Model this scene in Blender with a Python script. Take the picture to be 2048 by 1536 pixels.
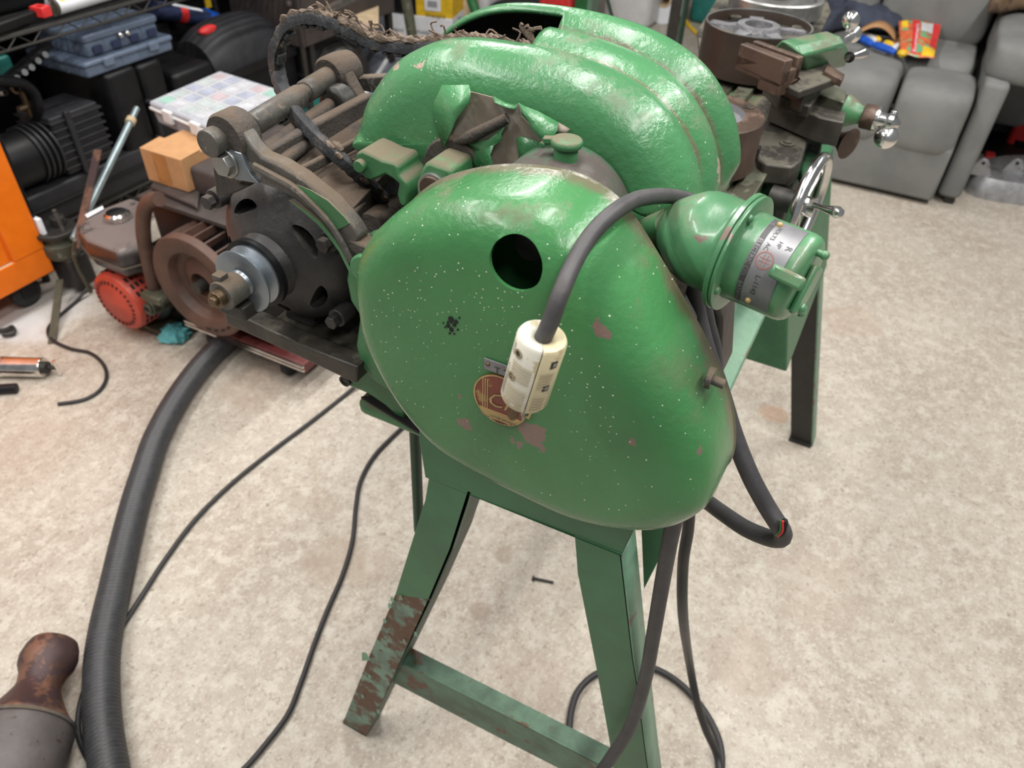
import bpy, bmesh, math, random
import numpy as np
from mathutils import Vector, Matrix
random.seed(7)
for o in list(bpy.data.objects): bpy.data.objects.remove(o)
SC = bpy.context.scene
COL = SC.collection
# ------------------------------------------------------------------ camera
H = 1.45
_D = np.array([-74, 1732, 1500.]); _D /= np.linalg.norm(_D)
_Y = np.array([-4024, -1471, 1500.]); _Y -= _Y.dot(_D)*_D; _Y /= np.linalg.norm(_Y)
_X = np.cross(_Y, -_D)
R = np.array([_X, _Y, -_D])            # camera (right, down, forward) -> world
cam_d = bpy.data.cameras.new('camera'); cam = bpy.data.objects.new('camera', cam_d)
COL.objects.link(cam); SC.camera = cam
cam_d.sensor_width = 36; cam_d.lens = 1500/2048*36
m = Matrix([[R[i][0], -R[i][1], -R[i][2]] for i in range(3)]).to_4x4()
m.translation = (0, 0, H); cam.matrix_world = m
cam_d.clip_start = .02
cam_d.dof.use_dof = True; cam_d.dof.focus_distance = .64; cam_d.dof.aperture_fstop = 9.0
# ------------------------------------------------------------------ world, lights, exposure
w = bpy.data.worlds.new('world'); SC.world = w; w.use_nodes = True
w.node_tree.nodes['Background'].inputs[0].default_value = (.93, .97, 1, 1)
w.node_tree.nodes['Background'].inputs[1].default_value = .27
def area(x, y, z, sx, sy, p, col=(1, .97, .93), tgt=None):
    l = bpy.data.lights.new('shop_light', 'AREA'); l.shape = 'RECTANGLE'; l.size = sx; l.size_y = sy
    l.energy = p; l.color = col
    o = bpy.data.objects.new('shop_light', l); COL.objects.link(o); o.location = (x, y, z)
    if tgt: o.rotation_euler = (Vector(tgt)-Vector((x, y, z))).to_track_quat('-Z', 'Y').to_euler()
    return o
for lx, ly, p in ((-.7, 1.5, 30), (.6, 1.9, 26), (-.5, -.6, 26), (.9, -.7, 30), (2.6, 1.6, 36), (2.6, -.8, 36), (.7, .4, 26)):
    area(lx, ly, 2.75, 1.3, .12, p*1.42)
SC.view_settings.view_transform = 'Standard'; SC.view_settings.look = 'None'
SC.view_settings.gamma = 1; SC.view_settings.use_curve_mapping = False
SC.view_settings.exposure = -0.30

# ------------------------------------------------------------------ measuring: point on a world plane
def at(u, v, x=None, y=None, z=None):
    r = R @ np.array([u-1024, v-768, 1500.])
    t = x/r[0] if x is not None else (y/r[1] if y is not None else (z-H)/r[2])
    return Vector((t*r[0], t*r[1], H+t*r[2]))
def depth(p): return float((R.T @ (np.array(p)-np.array([0, 0, H])))[2])
def V(*a): return Vector(a)
def lerp(a, b, t): return a+(b-a)*t

# ------------------------------------------------------------------ materials
MATS = {}
def mat(name, base, rough=.5, metal=0., var=.15, ns=25, bump=.08, bs=None, dust=0., dcol=(.13, .095, .065), speck=0.,
        chips=(), chipcol=(.16, .11, .09), second=None, sth=.55, ssc=12, alpha=1., trans=0., emit=0., coat=0., lines=(), spec=.5, crack=0.):
    mt = bpy.data.materials.new(name); mt.use_nodes = True; MATS[name] = mt
    nt = mt.node_tree; N = nt.nodes; L = nt.links; b = N['Principled BSDF']
    geo = N.new('ShaderNodeNewGeometry'); pos = geo.outputs['Position']
    def noise(sc, det=4, vec=None, ro=.6):
        n = N.new('ShaderNodeTexNoise'); n.inputs['Scale'].default_value = sc; n.inputs['Detail'].default_value = det
        n.inputs['Roughness'].default_value = ro
        L.new(vec or pos, n.inputs['Vector']); return n
    def ramp(fac, a, c):
        r = N.new('ShaderNodeMapRange'); r.interpolation_type = 'SMOOTHSTEP'
        r.inputs['From Min'].default_value = a; r.inputs['From Max'].default_value = c
        L.new(fac, r.inputs['Value']); return r.outputs[0]
    def math_(op, a, c=None):
        n = N.new('ShaderNodeMath'); n.operation = op
        for i, q in enumerate((a, c)):
            if q is None: continue
            if isinstance(q, (int, float)): n.inputs[i].default_value = q
            else: L.new(q, n.inputs[i])
        return n.outputs[0]
    def mix(fac, a, c):
        n = N.new('ShaderNodeMix'); n.data_type = 'RGBA'
        if isinstance(fac, (int, float)): n.inputs[0].default_value = fac
        else: L.new(fac, n.inputs[0])
        for i, q in ((6, a), (7, c)):
            if isinstance(q, tuple): n.inputs[i].default_value = (*q[:3], 1)
            else: L.new(q, n.inputs[i])
        return n.outputs[2]
    n1 = noise(ns)
    c = mix(ramp(n1.outputs['Fac'], .3, .7), tuple(k*(1-var) for k in base), tuple(min(1, k*(1+var)) for k in base))
    rgh = rough
    if second is not None:
        n2 = noise(ssc, 6, ro=.7)
        f = ramp(n2.outputs['Fac'], sth-.03, sth+.03); c = mix(f, c, second)
    if chips:
        nd = noise(90, 3); vs = N.new('ShaderNodeVectorMath'); vs.operation = 'SCALE'; L.new(nd.outputs['Color'], vs.inputs[0]); vs.inputs['Scale'].default_value = .022
        va = N.new('ShaderNodeVectorMath'); L.new(pos, va.inputs[0]); L.new(vs.outputs[0], va.inputs[1])
        acc = None
        for (p, r) in chips:
            vd = N.new('ShaderNodeVectorMath'); vd.operation = 'DISTANCE'; L.new(va.outputs[0], vd.inputs[0]); vd.inputs[1].default_value = Vector(p)+Vector((.011, .011, .011))
            k = math_('DIVIDE', vd.outputs['Value'], r); acc = k if acc is None else math_('MINIMUM', acc, k)
        f = math_('LESS_THAN', acc, 1.0); c = mix(f, c, chipcol)
    if lines:
        sxx = N.new('ShaderNodeSeparateXYZ'); L.new(pos, sxx.inputs[0]); acc = None
        for (x0, wd) in lines:
            k = math_('SUBTRACT', 1.0, math_('DIVIDE', math_('ABSOLUTE', math_('SUBTRACT', sxx.outputs[0], x0)), wd)); k = math_('MAXIMUM', k, 0.0)
            acc = k if acc is None else math_('MAXIMUM', acc, k)
        f = math_('MULTIPLY', ramp(math_('ADD', acc, math_('MULTIPLY', math_('SUBTRACT', noise(22, 5, ro=.7).outputs['Fac'], .5), 1.6)), .35, .85), .8)
        c = mix(f, c, (.12, .085, .06))
    if speck:
        vo = N.new('ShaderNodeTexVoronoi'); vo.inputs['Scale'].default_value = 240; L.new(pos, vo.inputs['Vector'])
        sp = N.new('ShaderNodeSeparateColor'); L.new(vo.outputs['Color'], sp.inputs[0])
        g = math_('MULTIPLY', math_('POWER', sp.outputs[0], 2.5), .17*speck); f = math_('LESS_THAN', vo.outputs['Distance'], g)
        g2 = ramp(noise(7, 2).outputs['Fac'], .34, .46); f = math_('MULTIPLY', f, g2)
        szz = N.new('ShaderNodeSeparateXYZ'); L.new(pos, szz.inputs[0]); f = math_('MULTIPLY', f, math_('GREATER_THAN', math_('ADD', ramp(szz.outputs[2], 1.0, 1.17), .22), sp.outputs[1]))
        c = mix(f, c, (.55, .6, .5))
    if crack:
        vo = N.new('ShaderNodeTexVoronoi'); vo.feature = 'DISTANCE_TO_EDGE'; vo.inputs['Scale'].default_value = 22
        nd2 = noise(30, 3); vs2 = N.new('ShaderNodeVectorMath'); vs2.operation = 'SCALE'; L.new(nd2.outputs['Color'], vs2.inputs[0]); vs2.inputs['Scale'].default_value = .03
        va2 = N.new('ShaderNodeVectorMath'); L.new(pos, va2.inputs[0]); L.new(vs2.outputs[0], va2.inputs[1]); L.new(va2.outputs[0], vo.inputs['Vector'])
        f = math_('MULTIPLY', math_('LESS_THAN', vo.outputs['Distance'], .02), ramp(noise(14, 2).outputs['Fac'], .62, .66))
        c = mix(f, c, (.02, .03, .02))
    if dust:
        sx = N.new('ShaderNodeSeparateXYZ'); L.new(geo.outputs['Normal'], sx.inputs[0])
        up = ramp(sx.outputs[2], .15, .95)
        dn = ramp(noise(13, 6, ro=.7).outputs['Fac'], .60-.36*dust, .74-.36*dust)
        f = math_('MULTIPLY', math_('MULTIPLY', up, dn), min(1, .5+.6*dust))
        c = mix(f, c, dcol)
        rr = N.new('ShaderNodeMapRange'); L.new(f, rr.inputs['Value']); rr.inputs['To Min'].default_value = rough; rr.inputs['To Max'].default_value = .95
        L.new(rr.outputs[0], b.inputs['Roughness'])
    else:
        r2 = N.new('ShaderNodeMapRange'); L.new(n1.outputs['Fac'], r2.inputs['Value']); r2.inputs['To Min'].default_value = max(0, rough-.08); r2.inputs['To Max'].default_value = min(1, rough+.08)
        L.new(r2.outputs[0], b.inputs['Roughness'])
    L.new(c, b.inputs['Base Color'])
    b.inputs['Metallic'].default_value = metal; b.inputs['Specular IOR Level'].default_value = spec
    b.inputs['Coat Weight'].default_value = coat; b.inputs['Coat Roughness'].default_value = .12
    b.inputs['Alpha'].default_value = alpha; b.inputs['Transmission Weight'].default_value = trans
    if bump:
        bp = N.new('ShaderNodeBump'); bp.inputs['Strength'].default_value = bump; bp.inputs['Distance'].default_value = .004
        L.new(noise(bs or ns*3, 5).outputs['Fac'], bp.inputs['Height']); L.new(bp.outputs[0], b.inputs['Normal'])
    return mt

# ------------------------------------------------------------------ shapes: each returns (verts, faces)
def join(*parts):
    vs, fs = [], []
    for v, f in parts:
        k = len(vs); vs += list(v); fs += [tuple(i+k for i in q) for q in f]
    return vs, fs
def frame(axis, up=None):
    a = Vector(axis).normalized(); u = Vector(up) if up else (V(0, 0, 1) if abs(a.z) < .9 else V(1, 0, 0))
    s = u.cross(a).normalized(); t = a.cross(s).normalized(); return s, t, a
def box(p0, p1):
    (x0, y0, z0), (x1, y1, z1) = p0, p1
    x0, x1 = sorted((x0, x1)); y0, y1 = sorted((y0, y1)); z0, z1 = sorted((z0, z1))
    v = [V(x, y, z) for x in (x0, x1) for y in (y0, y1) for z in (z0, z1)]
    return v, [(0, 1, 3, 2), (4, 6, 7, 5), (0, 4, 5, 1), (2, 3, 7, 6), (0, 2, 6, 4), (1, 5, 7, 3)]
def obox(c, ax, ay, az, sx, sy, sz):
    c = Vector(c); v, f = box((-.5, -.5, -.5), (.5, .5, .5))
    return [c+ax*(q.x*sx)+ay*(q.y*sy)+az*(q.z*sz) for q in v], f
def beam(p, q, w_, h, up=(0, 0, 1)):
    p, q = Vector(p), Vector(q); s, t, a = frame(q-p, up)
    return obox((p+q)/2, s, t, a, w_, h, (q-p).length)
def rot_z(shape, ang, c):
    c = Vector(c); M = Matrix.Rotation(ang, 3, 'Z'); v, f = shape
    return [M @ (q-c)+c for q in v], f
def loft(rings, cap0=True, cap1=True, closed=True):
    n = len(rings[0]); v = [Vector(p) for r in rings for p in r]; f = []
    for i in range(len(rings)-1):
        for j in range(n if closed else n-1):
            a = i*n+j; b = i*n+(j+1) % n; f.append((a, b, b+n, a+n))
    if cap0: f.append(tuple(range(n-1, -1, -1)))
    if cap1: f.append(tuple(range((len(rings)-1)*n, len(rings)*n)))
    return v, f
def prism(pts, d):
    d = Vector(d); return loft([pts, [Vector(p)+d for p in pts]])
def pplate(pix, x, dx):           # outline taken on the plane x, extruded along x
    return prism([at(u, v, x=x) for u, v in pix], (dx, 0, 0))
def revolve(prof, c, axis, n=32, a0=0, a1=2*math.pi, up=None):
    s, t, a = frame(axis, up); c = Vector(c); full = abs(a1-a0-2*math.pi) < 1e-6
    k = n if full else n+1; rings = []
    for r, h in prof:
        rings.append([c+a*h+(s*math.cos(a0+(a1-a0)*j/n)+t*math.sin(a0+(a1-a0)*j/n))*max(r, 1e-5) for j in range(k)])
    return loft(rings, full and prof[0][0] > 1e-4 and False, False, full)
def cyl(p, q, r, r2=None, n=24):
    p, q = Vector(p), Vector(q); h = (q-p).length
    return revolve([(0, 0), (r, 0), (r2 or r, h), (0, h)], p, q-p, n)
def ring(c, axis, ri, ro, h, n=32):
    return revolve([(ri, 0), (ro, 0), (ro, h), (ri, h), (ri, 0)], c, axis, n)
def disc_pocket(c, axis, r, h): return cyl(c, Vector(c)+Vector(axis).normalized()*h, r)
def sphere(c, r, n=16, sc=(1, 1, 1)):
    c = Vector(c); v, f = revolve([(math.sin(math.pi*i/n)*r, -math.cos(math.pi*i/n)*r) for i in range(n+1)], (0, 0, 0), (0, 0, 1), n*2)
    return [c+V(q.x*sc[0], q.y*sc[1], q.z*sc[2]) for q in v], f
def smooth(pts, k=8, closed=False):
    P = [Vector(p) for p in pts]; n = len(P); out = []
    for i in range(n if closed else n-1):
        if closed: a, b, c, d = P[i-1], P[i], P[(i+1) % n], P[(i+2) % n]
        else: a, b, c, d = P[max(i-1, 0)], P[i], P[i+1], P[min(i+2, n-1)]
        for j in range(k):
            t = j/k; out.append(.5*((2*b)+(c-a)*t+(2*a-5*b+4*c-d)*t*t+(3*b-a-3*c+d)*t**3))
    if not closed: out.append(P[-1])
    return out
def tube(pts, r, n=10, k=8, cs=None):
    P = smooth(pts, k); rings = []; prev = None
    for i, p in enumerate(P):
        tan = (P[min(i+1, len(P)-1)]-P[max(i-1, 0)]).normalized()
        if prev is None: s = frame(tan)[0]
        else: s = (prev-tan*prev.dot(tan)).normalized()
        prev = s; t = tan.cross(s); rr = r(i/(len(P)-1), i) if callable(r) else r
        if cs: rings.append([p+s*(a*rr)+t*(b*rr) for a, b in cs])
        else: rings.append([p+(s*math.cos(2*math.pi*j/n)+t*math.sin(2*math.pi*j/n))*rr for j in range(n)])
    return loft(rings)
def rbox(p0, p1, r, n=3):      # box with rounded plan corners (about z) and soft top: used for cushions, cases
    (x0, y0, z0), (x1, y1, z1) = p0, p1
    def rr(ins, z):
        o = []
        for cx, cy, a in ((x1, y1, 0), (x0, y1, 90), (x0, y0, 180), (x1, y0, 270)):
            q = max(r-ins, .0005); sx = 1 if cx == x1 else -1; sy = 1 if cy == y1 else -1
            for i in range(n+1):
                th = math.radians(a+90*i/n); o.append(V(cx-sx*(ins+q)+q*math.cos(th), cy-sy*(ins+q)+q*math.sin(th), z))
        return o
    rings = []
    for i in range(n+1):
        th = math.pi/2*i/n; rings.append(rr(r*(1-math.sin(th))*.6, z0+r*.6*(1-math.cos(th))))
    for i in range(n+1):
        th = math.pi/2*i/n; rings.append(rr(r*(1-math.cos(th))*.6, z1-r*.6*(1-math.sin(th))))
    return loft(rings)
def warp(shape, fn): return [fn(Vector(q)) for q in shape[0]], shape[1]
def text(s, size, fn, shear=0., ex=0.):
    c = bpy.data.curves.new('t', 'FONT'); c.body = s; c.size = size; c.shear = shear; c.resolution_u = 2; c.extrude = ex
    o = bpy.data.objects.new('t', c); COL.objects.link(o); bpy.context.view_layer.update()
    me = o.evaluated_get(bpy.context.evaluated_depsgraph_get()).to_mesh()
    v = [fn(q.co.x, q.co.y) for q in me.vertices]; f = [tuple(p.vertices) for p in me.polygons]
    bpy.data.objects.remove(o); return v, f

# ------------------------------------------------------------------ objects
ORG = {}
def new(name, shape, material, parent=None, bevel=0., seg=2, sm=True, ang=35, sub=0, solid=0., inner=None, **props):
    vs, fs = shape; vs = [Vector(v) for v in vs]
    lo = Vector([min(v[i] for v in vs) for i in range(3)]); hi = Vector([max(v[i] for v in vs) for i in range(3)])
    c = (lo+hi)/2
    if parent is None: c.z = lo.z
    me = bpy.data.meshes.new(name); me.from_pydata([v-c for v in vs], [], fs); me.update()
    bm = bmesh.new(); bm.from_mesh(me); bmesh.ops.remove_doubles(bm, verts=bm.verts, dist=2e-5)
    bmesh.ops.recalc_face_normals(bm, faces=bm.faces); bm.to_mesh(me); bm.free()
    if sm:
        me.shade_smooth(); me.set_sharp_from_angle(angle=math.radians(ang))
    me.materials.append(MATS[material] if isinstance(material, str) else material)
    o = bpy.data.objects.new(name, me); COL.objects.link(o)
    o.location = c-(ORG[parent.name] if parent else Vector((0, 0, 0))); ORG[o.name] = c
    if parent: o.parent = parent
    if solid:
        k = o.modifiers.new('s', 'SOLIDIFY'); k.thickness = solid; k.offset = 0
        if inner: me.materials.append(MATS[inner]); k.material_offset = 1; k.thickness = solid
    if bevel:
        k = o.modifiers.new('b', 'BEVEL'); k.width = bevel; k.segments = seg; k.limit_method = 'ANGLE'; k.angle_limit = math.radians(40)
    if sub:
        k = o.modifiers.new('u', 'SUBSURF'); k.levels = k.render_levels = sub
    for k, v in props.items(): o[k] = v
    return o
def thing(name, label, cat, loc, group=None):
    o = bpy.data.objects.new(name, None); COL.objects.link(o); o.empty_display_size = .05
    o.location = loc; ORG[o.name] = Vector(loc); o['label'] = label; o['category'] = cat
    if group: o['group'] = group
    return o
def tag(o, label, cat, group=None):
    o['label'] = label; o['category'] = cat
    if group: o['group'] = group
    return o
def cut(o, shape):
    me = bpy.data.meshes.new('c'); v, f = shape; me.from_pydata([Vector(q) for q in v], [], f)
    bm = bmesh.new(); bm.from_mesh(me); bmesh.ops.remove_doubles(bm, verts=bm.verts, dist=2e-5); bmesh.ops.recalc_face_normals(bm, faces=bm.faces); bm.to_mesh(me); bm.free()
    c = bpy.data.objects.new('c', me); COL.objects.link(c)
    b = o.modifiers.new('x', 'BOOLEAN'); b.object = c; b.operation = 'DIFFERENCE'; b.solver = 'EXACT'
    bpy.context.view_layer.update()
    ev = o.evaluated_get(bpy.context.evaluated_depsgraph_get()); nm = bpy.data.meshes.new_from_object(ev)
    o.modifiers.clear(); o.data = nm; nm.set_sharp_from_angle(angle=math.radians(35))
    bpy.data.objects.remove(c)

# ------------------------------------------------------------------ palette
GREEN = (.044, .165, .056)
chg = [(at(740, 565, x=.4), .0085), (at(925, 790, x=.386), .005), (at(935, 845, x=.386), .0075), (at(1070, 862, x=.386), .0125), (at(1085, 890, x=.386), .005), (at(740, 605, x=.4), .006),
       (at(1040, 880, x=.386), .006), (at(1203, 658, x=.386), .0045), (at(1264, 880, x=.386), .004), (at(975, 810, x=.386), .008), (at(1118, 424, x=.4), .0035), (at(760, 640, x=.4), .003),
       (at(1400, 900, x=.4), .003), (at(1290, 990, x=.39), .003)]
mat('green_cover', GREEN, .25, dust=.30, dcol=(.11, .085, .055), speck=1, chips=chg, lines=[(.462, .030)], spec=.42, bump=.20, ns=7, var=.12, coat=.12, bs=150, chipcol=(.17, .115, .095))
cgu = [(at(1424, 340, x=.612), .0085), (at(1420, 360, x=.610), .008), (at(1412, 376, x=.607), .007), (at(847, 130, x=.54), .006), (at(797, 138, x=.550), .0075), (at(772, 163, x=.550), .006), (at(782, 180, x=.545), .007), (at(766, 190, x=.545), .006)]
mat('green_guard', (.052, .18, .072), .24, dust=.22, speck=1, dcol=(.13, .10, .07), chips=cgu, chipcol=(.33, .25, .20), lines=[(.582, .0075), (.632, .0075), (.682, .008)], bump=.26, bs=150, ns=8, var=.12, coat=.12)
mat('green_cast', (.045, .155, .062), .38, dust=.62, bump=.25, ns=14, var=.2)
mat('green_switch', (.058, .175, .08), .33, dust=.3, chips=[(at(1408, 442, x=.46), .008), (at(1418, 468, x=.46), .007), (at(1398, 475, x=.46), .006), (at(1452, 472, x=.455), .008), (at(1470, 440, x=.46), .006)], second=(.13, .095, .07), sth=.66, ssc=22, bump=.12, bs=60, coat=.25, ns=18, var=.2)
mat('green_leg', (.033, .125, .055), .42, second=(.05, .035, .03), sth=.72, ssc=35, bump=.12, ns=10, var=.2)
mat('brace_paint', (.075, .135, .09), .55, second=(.10, .045, .025), sth=.58, ssc=16, bump=.4, bs=60, ns=20, var=.35)
mat('green_leg_rust', (.13, .21, .16), .55, second=(.095, .042, .022), sth=.48, ssc=22, bump=.5, bs=60, ns=20, var=.35)
mat('green_pale', (.13, .24, .16), .45, second=(.16, .14, .11), sth=.58, ssc=14, bump=.1, ns=14, var=.2)
mat('cap_cast', (.035, .10, .05), .42, dust=.62, dcol=(.062, .052, .045), second=(.07, .06, .052), sth=.52, ssc=18, bump=.3, ns=14, var=.3)
mat('apron_green', (.028, .095, .045), .5, second=(.03, .027, .02), sth=.48, ssc=14, bump=.3, ns=20, var=.3)
mat('green_chip', (.033, .125, .055), .42, second=(.012, .012, .012), sth=.66, ssc=18, bump=.1)
mat('dolly_red', (.10, .022, .02), .5, bump=.05)
mat('dusty_cast', (.045, .038, .032), .65, dust=.78, dcol=(.088, .063, .044), bump=.5, bs=160, ns=18, var=.3)
mat('motor_dark', (.024, .022, .022), .5, dust=.42, dcol=(.065, .05, .038), bump=.25, bs=90, ns=9, var=.25)
mat('arm_metal', (.085, .080, .072), .42, metal=.35, dust=.55, second=(.20, .19, .17), sth=.62, ssc=26, bump=.3, ns=30, var=.3)
mat('steel_bare', (.33, .33, .32), .38, metal=.9, var=.25, bump=.1, ns=30)
mat('zinc', (.24, .27, .30), .38, metal=.8, var=.15, bump=.06)
mat('chrome', (.75, .74, .72), .16, metal=1, var=.15, bump=.03, second=(.35, .33, .3), sth=.68, ssc=30)
mat('iron_brown', (.066, .041, .029), .48, metal=.25, second=(.115, .075, .055), sth=.55, ssc=20, bump=.15, ns=16, var=.25)
mat('iron_dark', (.05, .045, .038), .45, metal=.4, dust=.45, dcol=(.13, .12, .09), bump=.15, ns=20, var=.3)
mat('bed_way', (.16, .165, .12), .42, metal=.5, second=(.09, .085, .06), sth=.52, ssc=14, bump=.08, ns=12)
mat('cast_grey', (.20, .20, .21), .5, metal=.5, bump=.5, bs=120, var=.25, ns=30)
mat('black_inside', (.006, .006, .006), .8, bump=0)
mat('dark_metal', (.03, .028, .025), .5, metal=.3, bump=.15)
mat('belt_rubber', (.022, .024, .028), .6, second=(.06, .05, .042), sth=.58, ssc=60, bump=.5, bs=140, ns=60, var=.5)
mat('belt_fray', (.13, .095, .07), .95, bump=.6, bs=200, ns=80, var=.4)
mat('primer', (.23, .19, .15), .6, second=(.29, .26, .22), sth=.5, ssc=10, bump=.12, ns=25, var=.2)
mat('cable', (.040, .038, .040), .55, bump=.15, bs=80, ns=30, var=.2, dust=.25, dcol=(.065, .06, .056))
mat('cable_black', (.018, .018, .019), .5, bump=.05, ns=30)
mat('plug_white', (.60, .58, .50), .45, second=(.42, .37, .24), sth=.56, ssc=35, bump=.08, ns=20, var=.06)
mat('plug_cream', (.52, .46, .29), .45, second=(.38, .31, .18), sth=.6, ssc=40, bump=.08, ns=20, var=.08)
mat('plug_groove', (.24, .20, .12), .7, bump=0)
mat('brass_old', (.13, .09, .055), .35, metal=.8, bump=.1)
mat('badge_red', (.16, .035, .02), .4, second=(.26, .17, .06), sth=.6, ssc=60, bump=.05)
mat('badge_gold', (.36, .25, .10), .45, bump=.05, ns=60)
mat('plate_alu', (.19, .19, .20), .42, metal=.45, second=(.15, .15, .15), sth=.62, ssc=50, bump=.06)
mat('plate_ink', (.035, .035, .035), .5, bump=0)
mat('plate_red', (.25, .08, .06), .5, bump=0)
mat('hose_black', (.040, .040, .043), .42, bump=.03, ns=60)
mat('rust_pipe', (.13, .062, .04), .5, metal=.3, second=(.055, .03, .03), sth=.52, ssc=12, bump=.2, ns=14, var=.4)
mat('muffler_grey', (.105, .092, .09), .55, metal=.3, second=(.05, .028, .024), sth=.63, ssc=45, bump=.3, ns=12, var=.2)
mat('sofa_grey', (.185, .187, .18), .95, bump=.15, bs=220, ns=5, var=.14, spec=.15)
mat('jeans', (.035, .042, .065), .9, bump=.3, bs=200, ns=9, var=.35)
mat('black_plastic', (.006, .006, .007), .45, spec=.3, bump=.04)
mat('grey_plastic', (.021, .021, .024), .5, spec=.35, bump=.04)
mat('orange_paint', (.80, .17, .008), .35, bump=.02, var=.05)
mat('red_plastic', (.45, .06, .035), .45, bump=.03, dust=.2)
mat('iron_rim', (.036, .024, .018), .45, metal=.3, bump=.1)
mat('rotor_brown', (.078, .040, .028), .6, bump=.15, ns=12, var=.3)
mat('engine_black', (.03, .025, .025), .3, coat=.3, dust=.75, dcol=(.16, .13, .12), bump=.08)
mat('clear_lid', (.50, .52, .57), .25, alpha=.72, bump=.02, var=.05)
mat('clear_blue', (.17, .22, .31), .25, alpha=.62, bump=.02, var=.1)
mat('cardboard', (.42, .225, .10), .8, bump=.05, var=.08)
mat('tape_tan', (.36, .17, .06), .4, bump=.02)
mat('board_tan', (.50, .38, .24), .8, bump=.05)
mat('white_plastic', (.62, .62, .62), .45, bump=.02, var=.05)
mat('white_card', (.74, .76, .80), .6, bump=.02, var=.05)
mat('blue_plastic', (.01, .09, .50), .4, bump=0)
mat('navy', (.02, .03, .08), .5, bump=0)
mat('yellow', (.75, .48, .02), .5, bump=0)
mat('red', (.65, .03, .03), .5, bump=0)
mat('teal', (.015, .16, .14), .5, bump=.05)
mat('cyan_rag', (.12, .42, .45), .85, bump=.2)
mat('galv', (.33, .40, .42), .4, metal=.6, bump=.05)
mat('olive_paint', (.055, .055, .035), .5, second=(.16, .16, .12), sth=.6, ssc=30, bump=.05)
mat('dark_green', (.018, .05, .028), .5, bump=.05)
mat('post_green', (.02, .12, .035), .45, bump=.05)
mat('brown_box', (.048, .037, .034), .6, bump=.05)
mat('grey_tote', (.12, .13, .16), .6, bump=.05, var=.2)
mat('cast_alu', (.36, .36, .37), .5, metal=.6, second=(.2, .2, .2), sth=.6, ssc=30, bump=.3, bs=60)
mat('fur_brown', (.16, .10, .055), .9, bump=.5, bs=60, second=(.08, .05, .03), sth=.5, ssc=20)
mat('candy_mix', (.6, .12, .04), .3, second=(.12, .40, .20), sth=.54, ssc=22, bump=.1, var=.3, ns=30)
mat('tyre', (.02, .02, .02), .8, bump=.1)
mat('wall_paint', (.55, .54, .52), .8, bump=.03, var=.04, ns=3)

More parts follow.
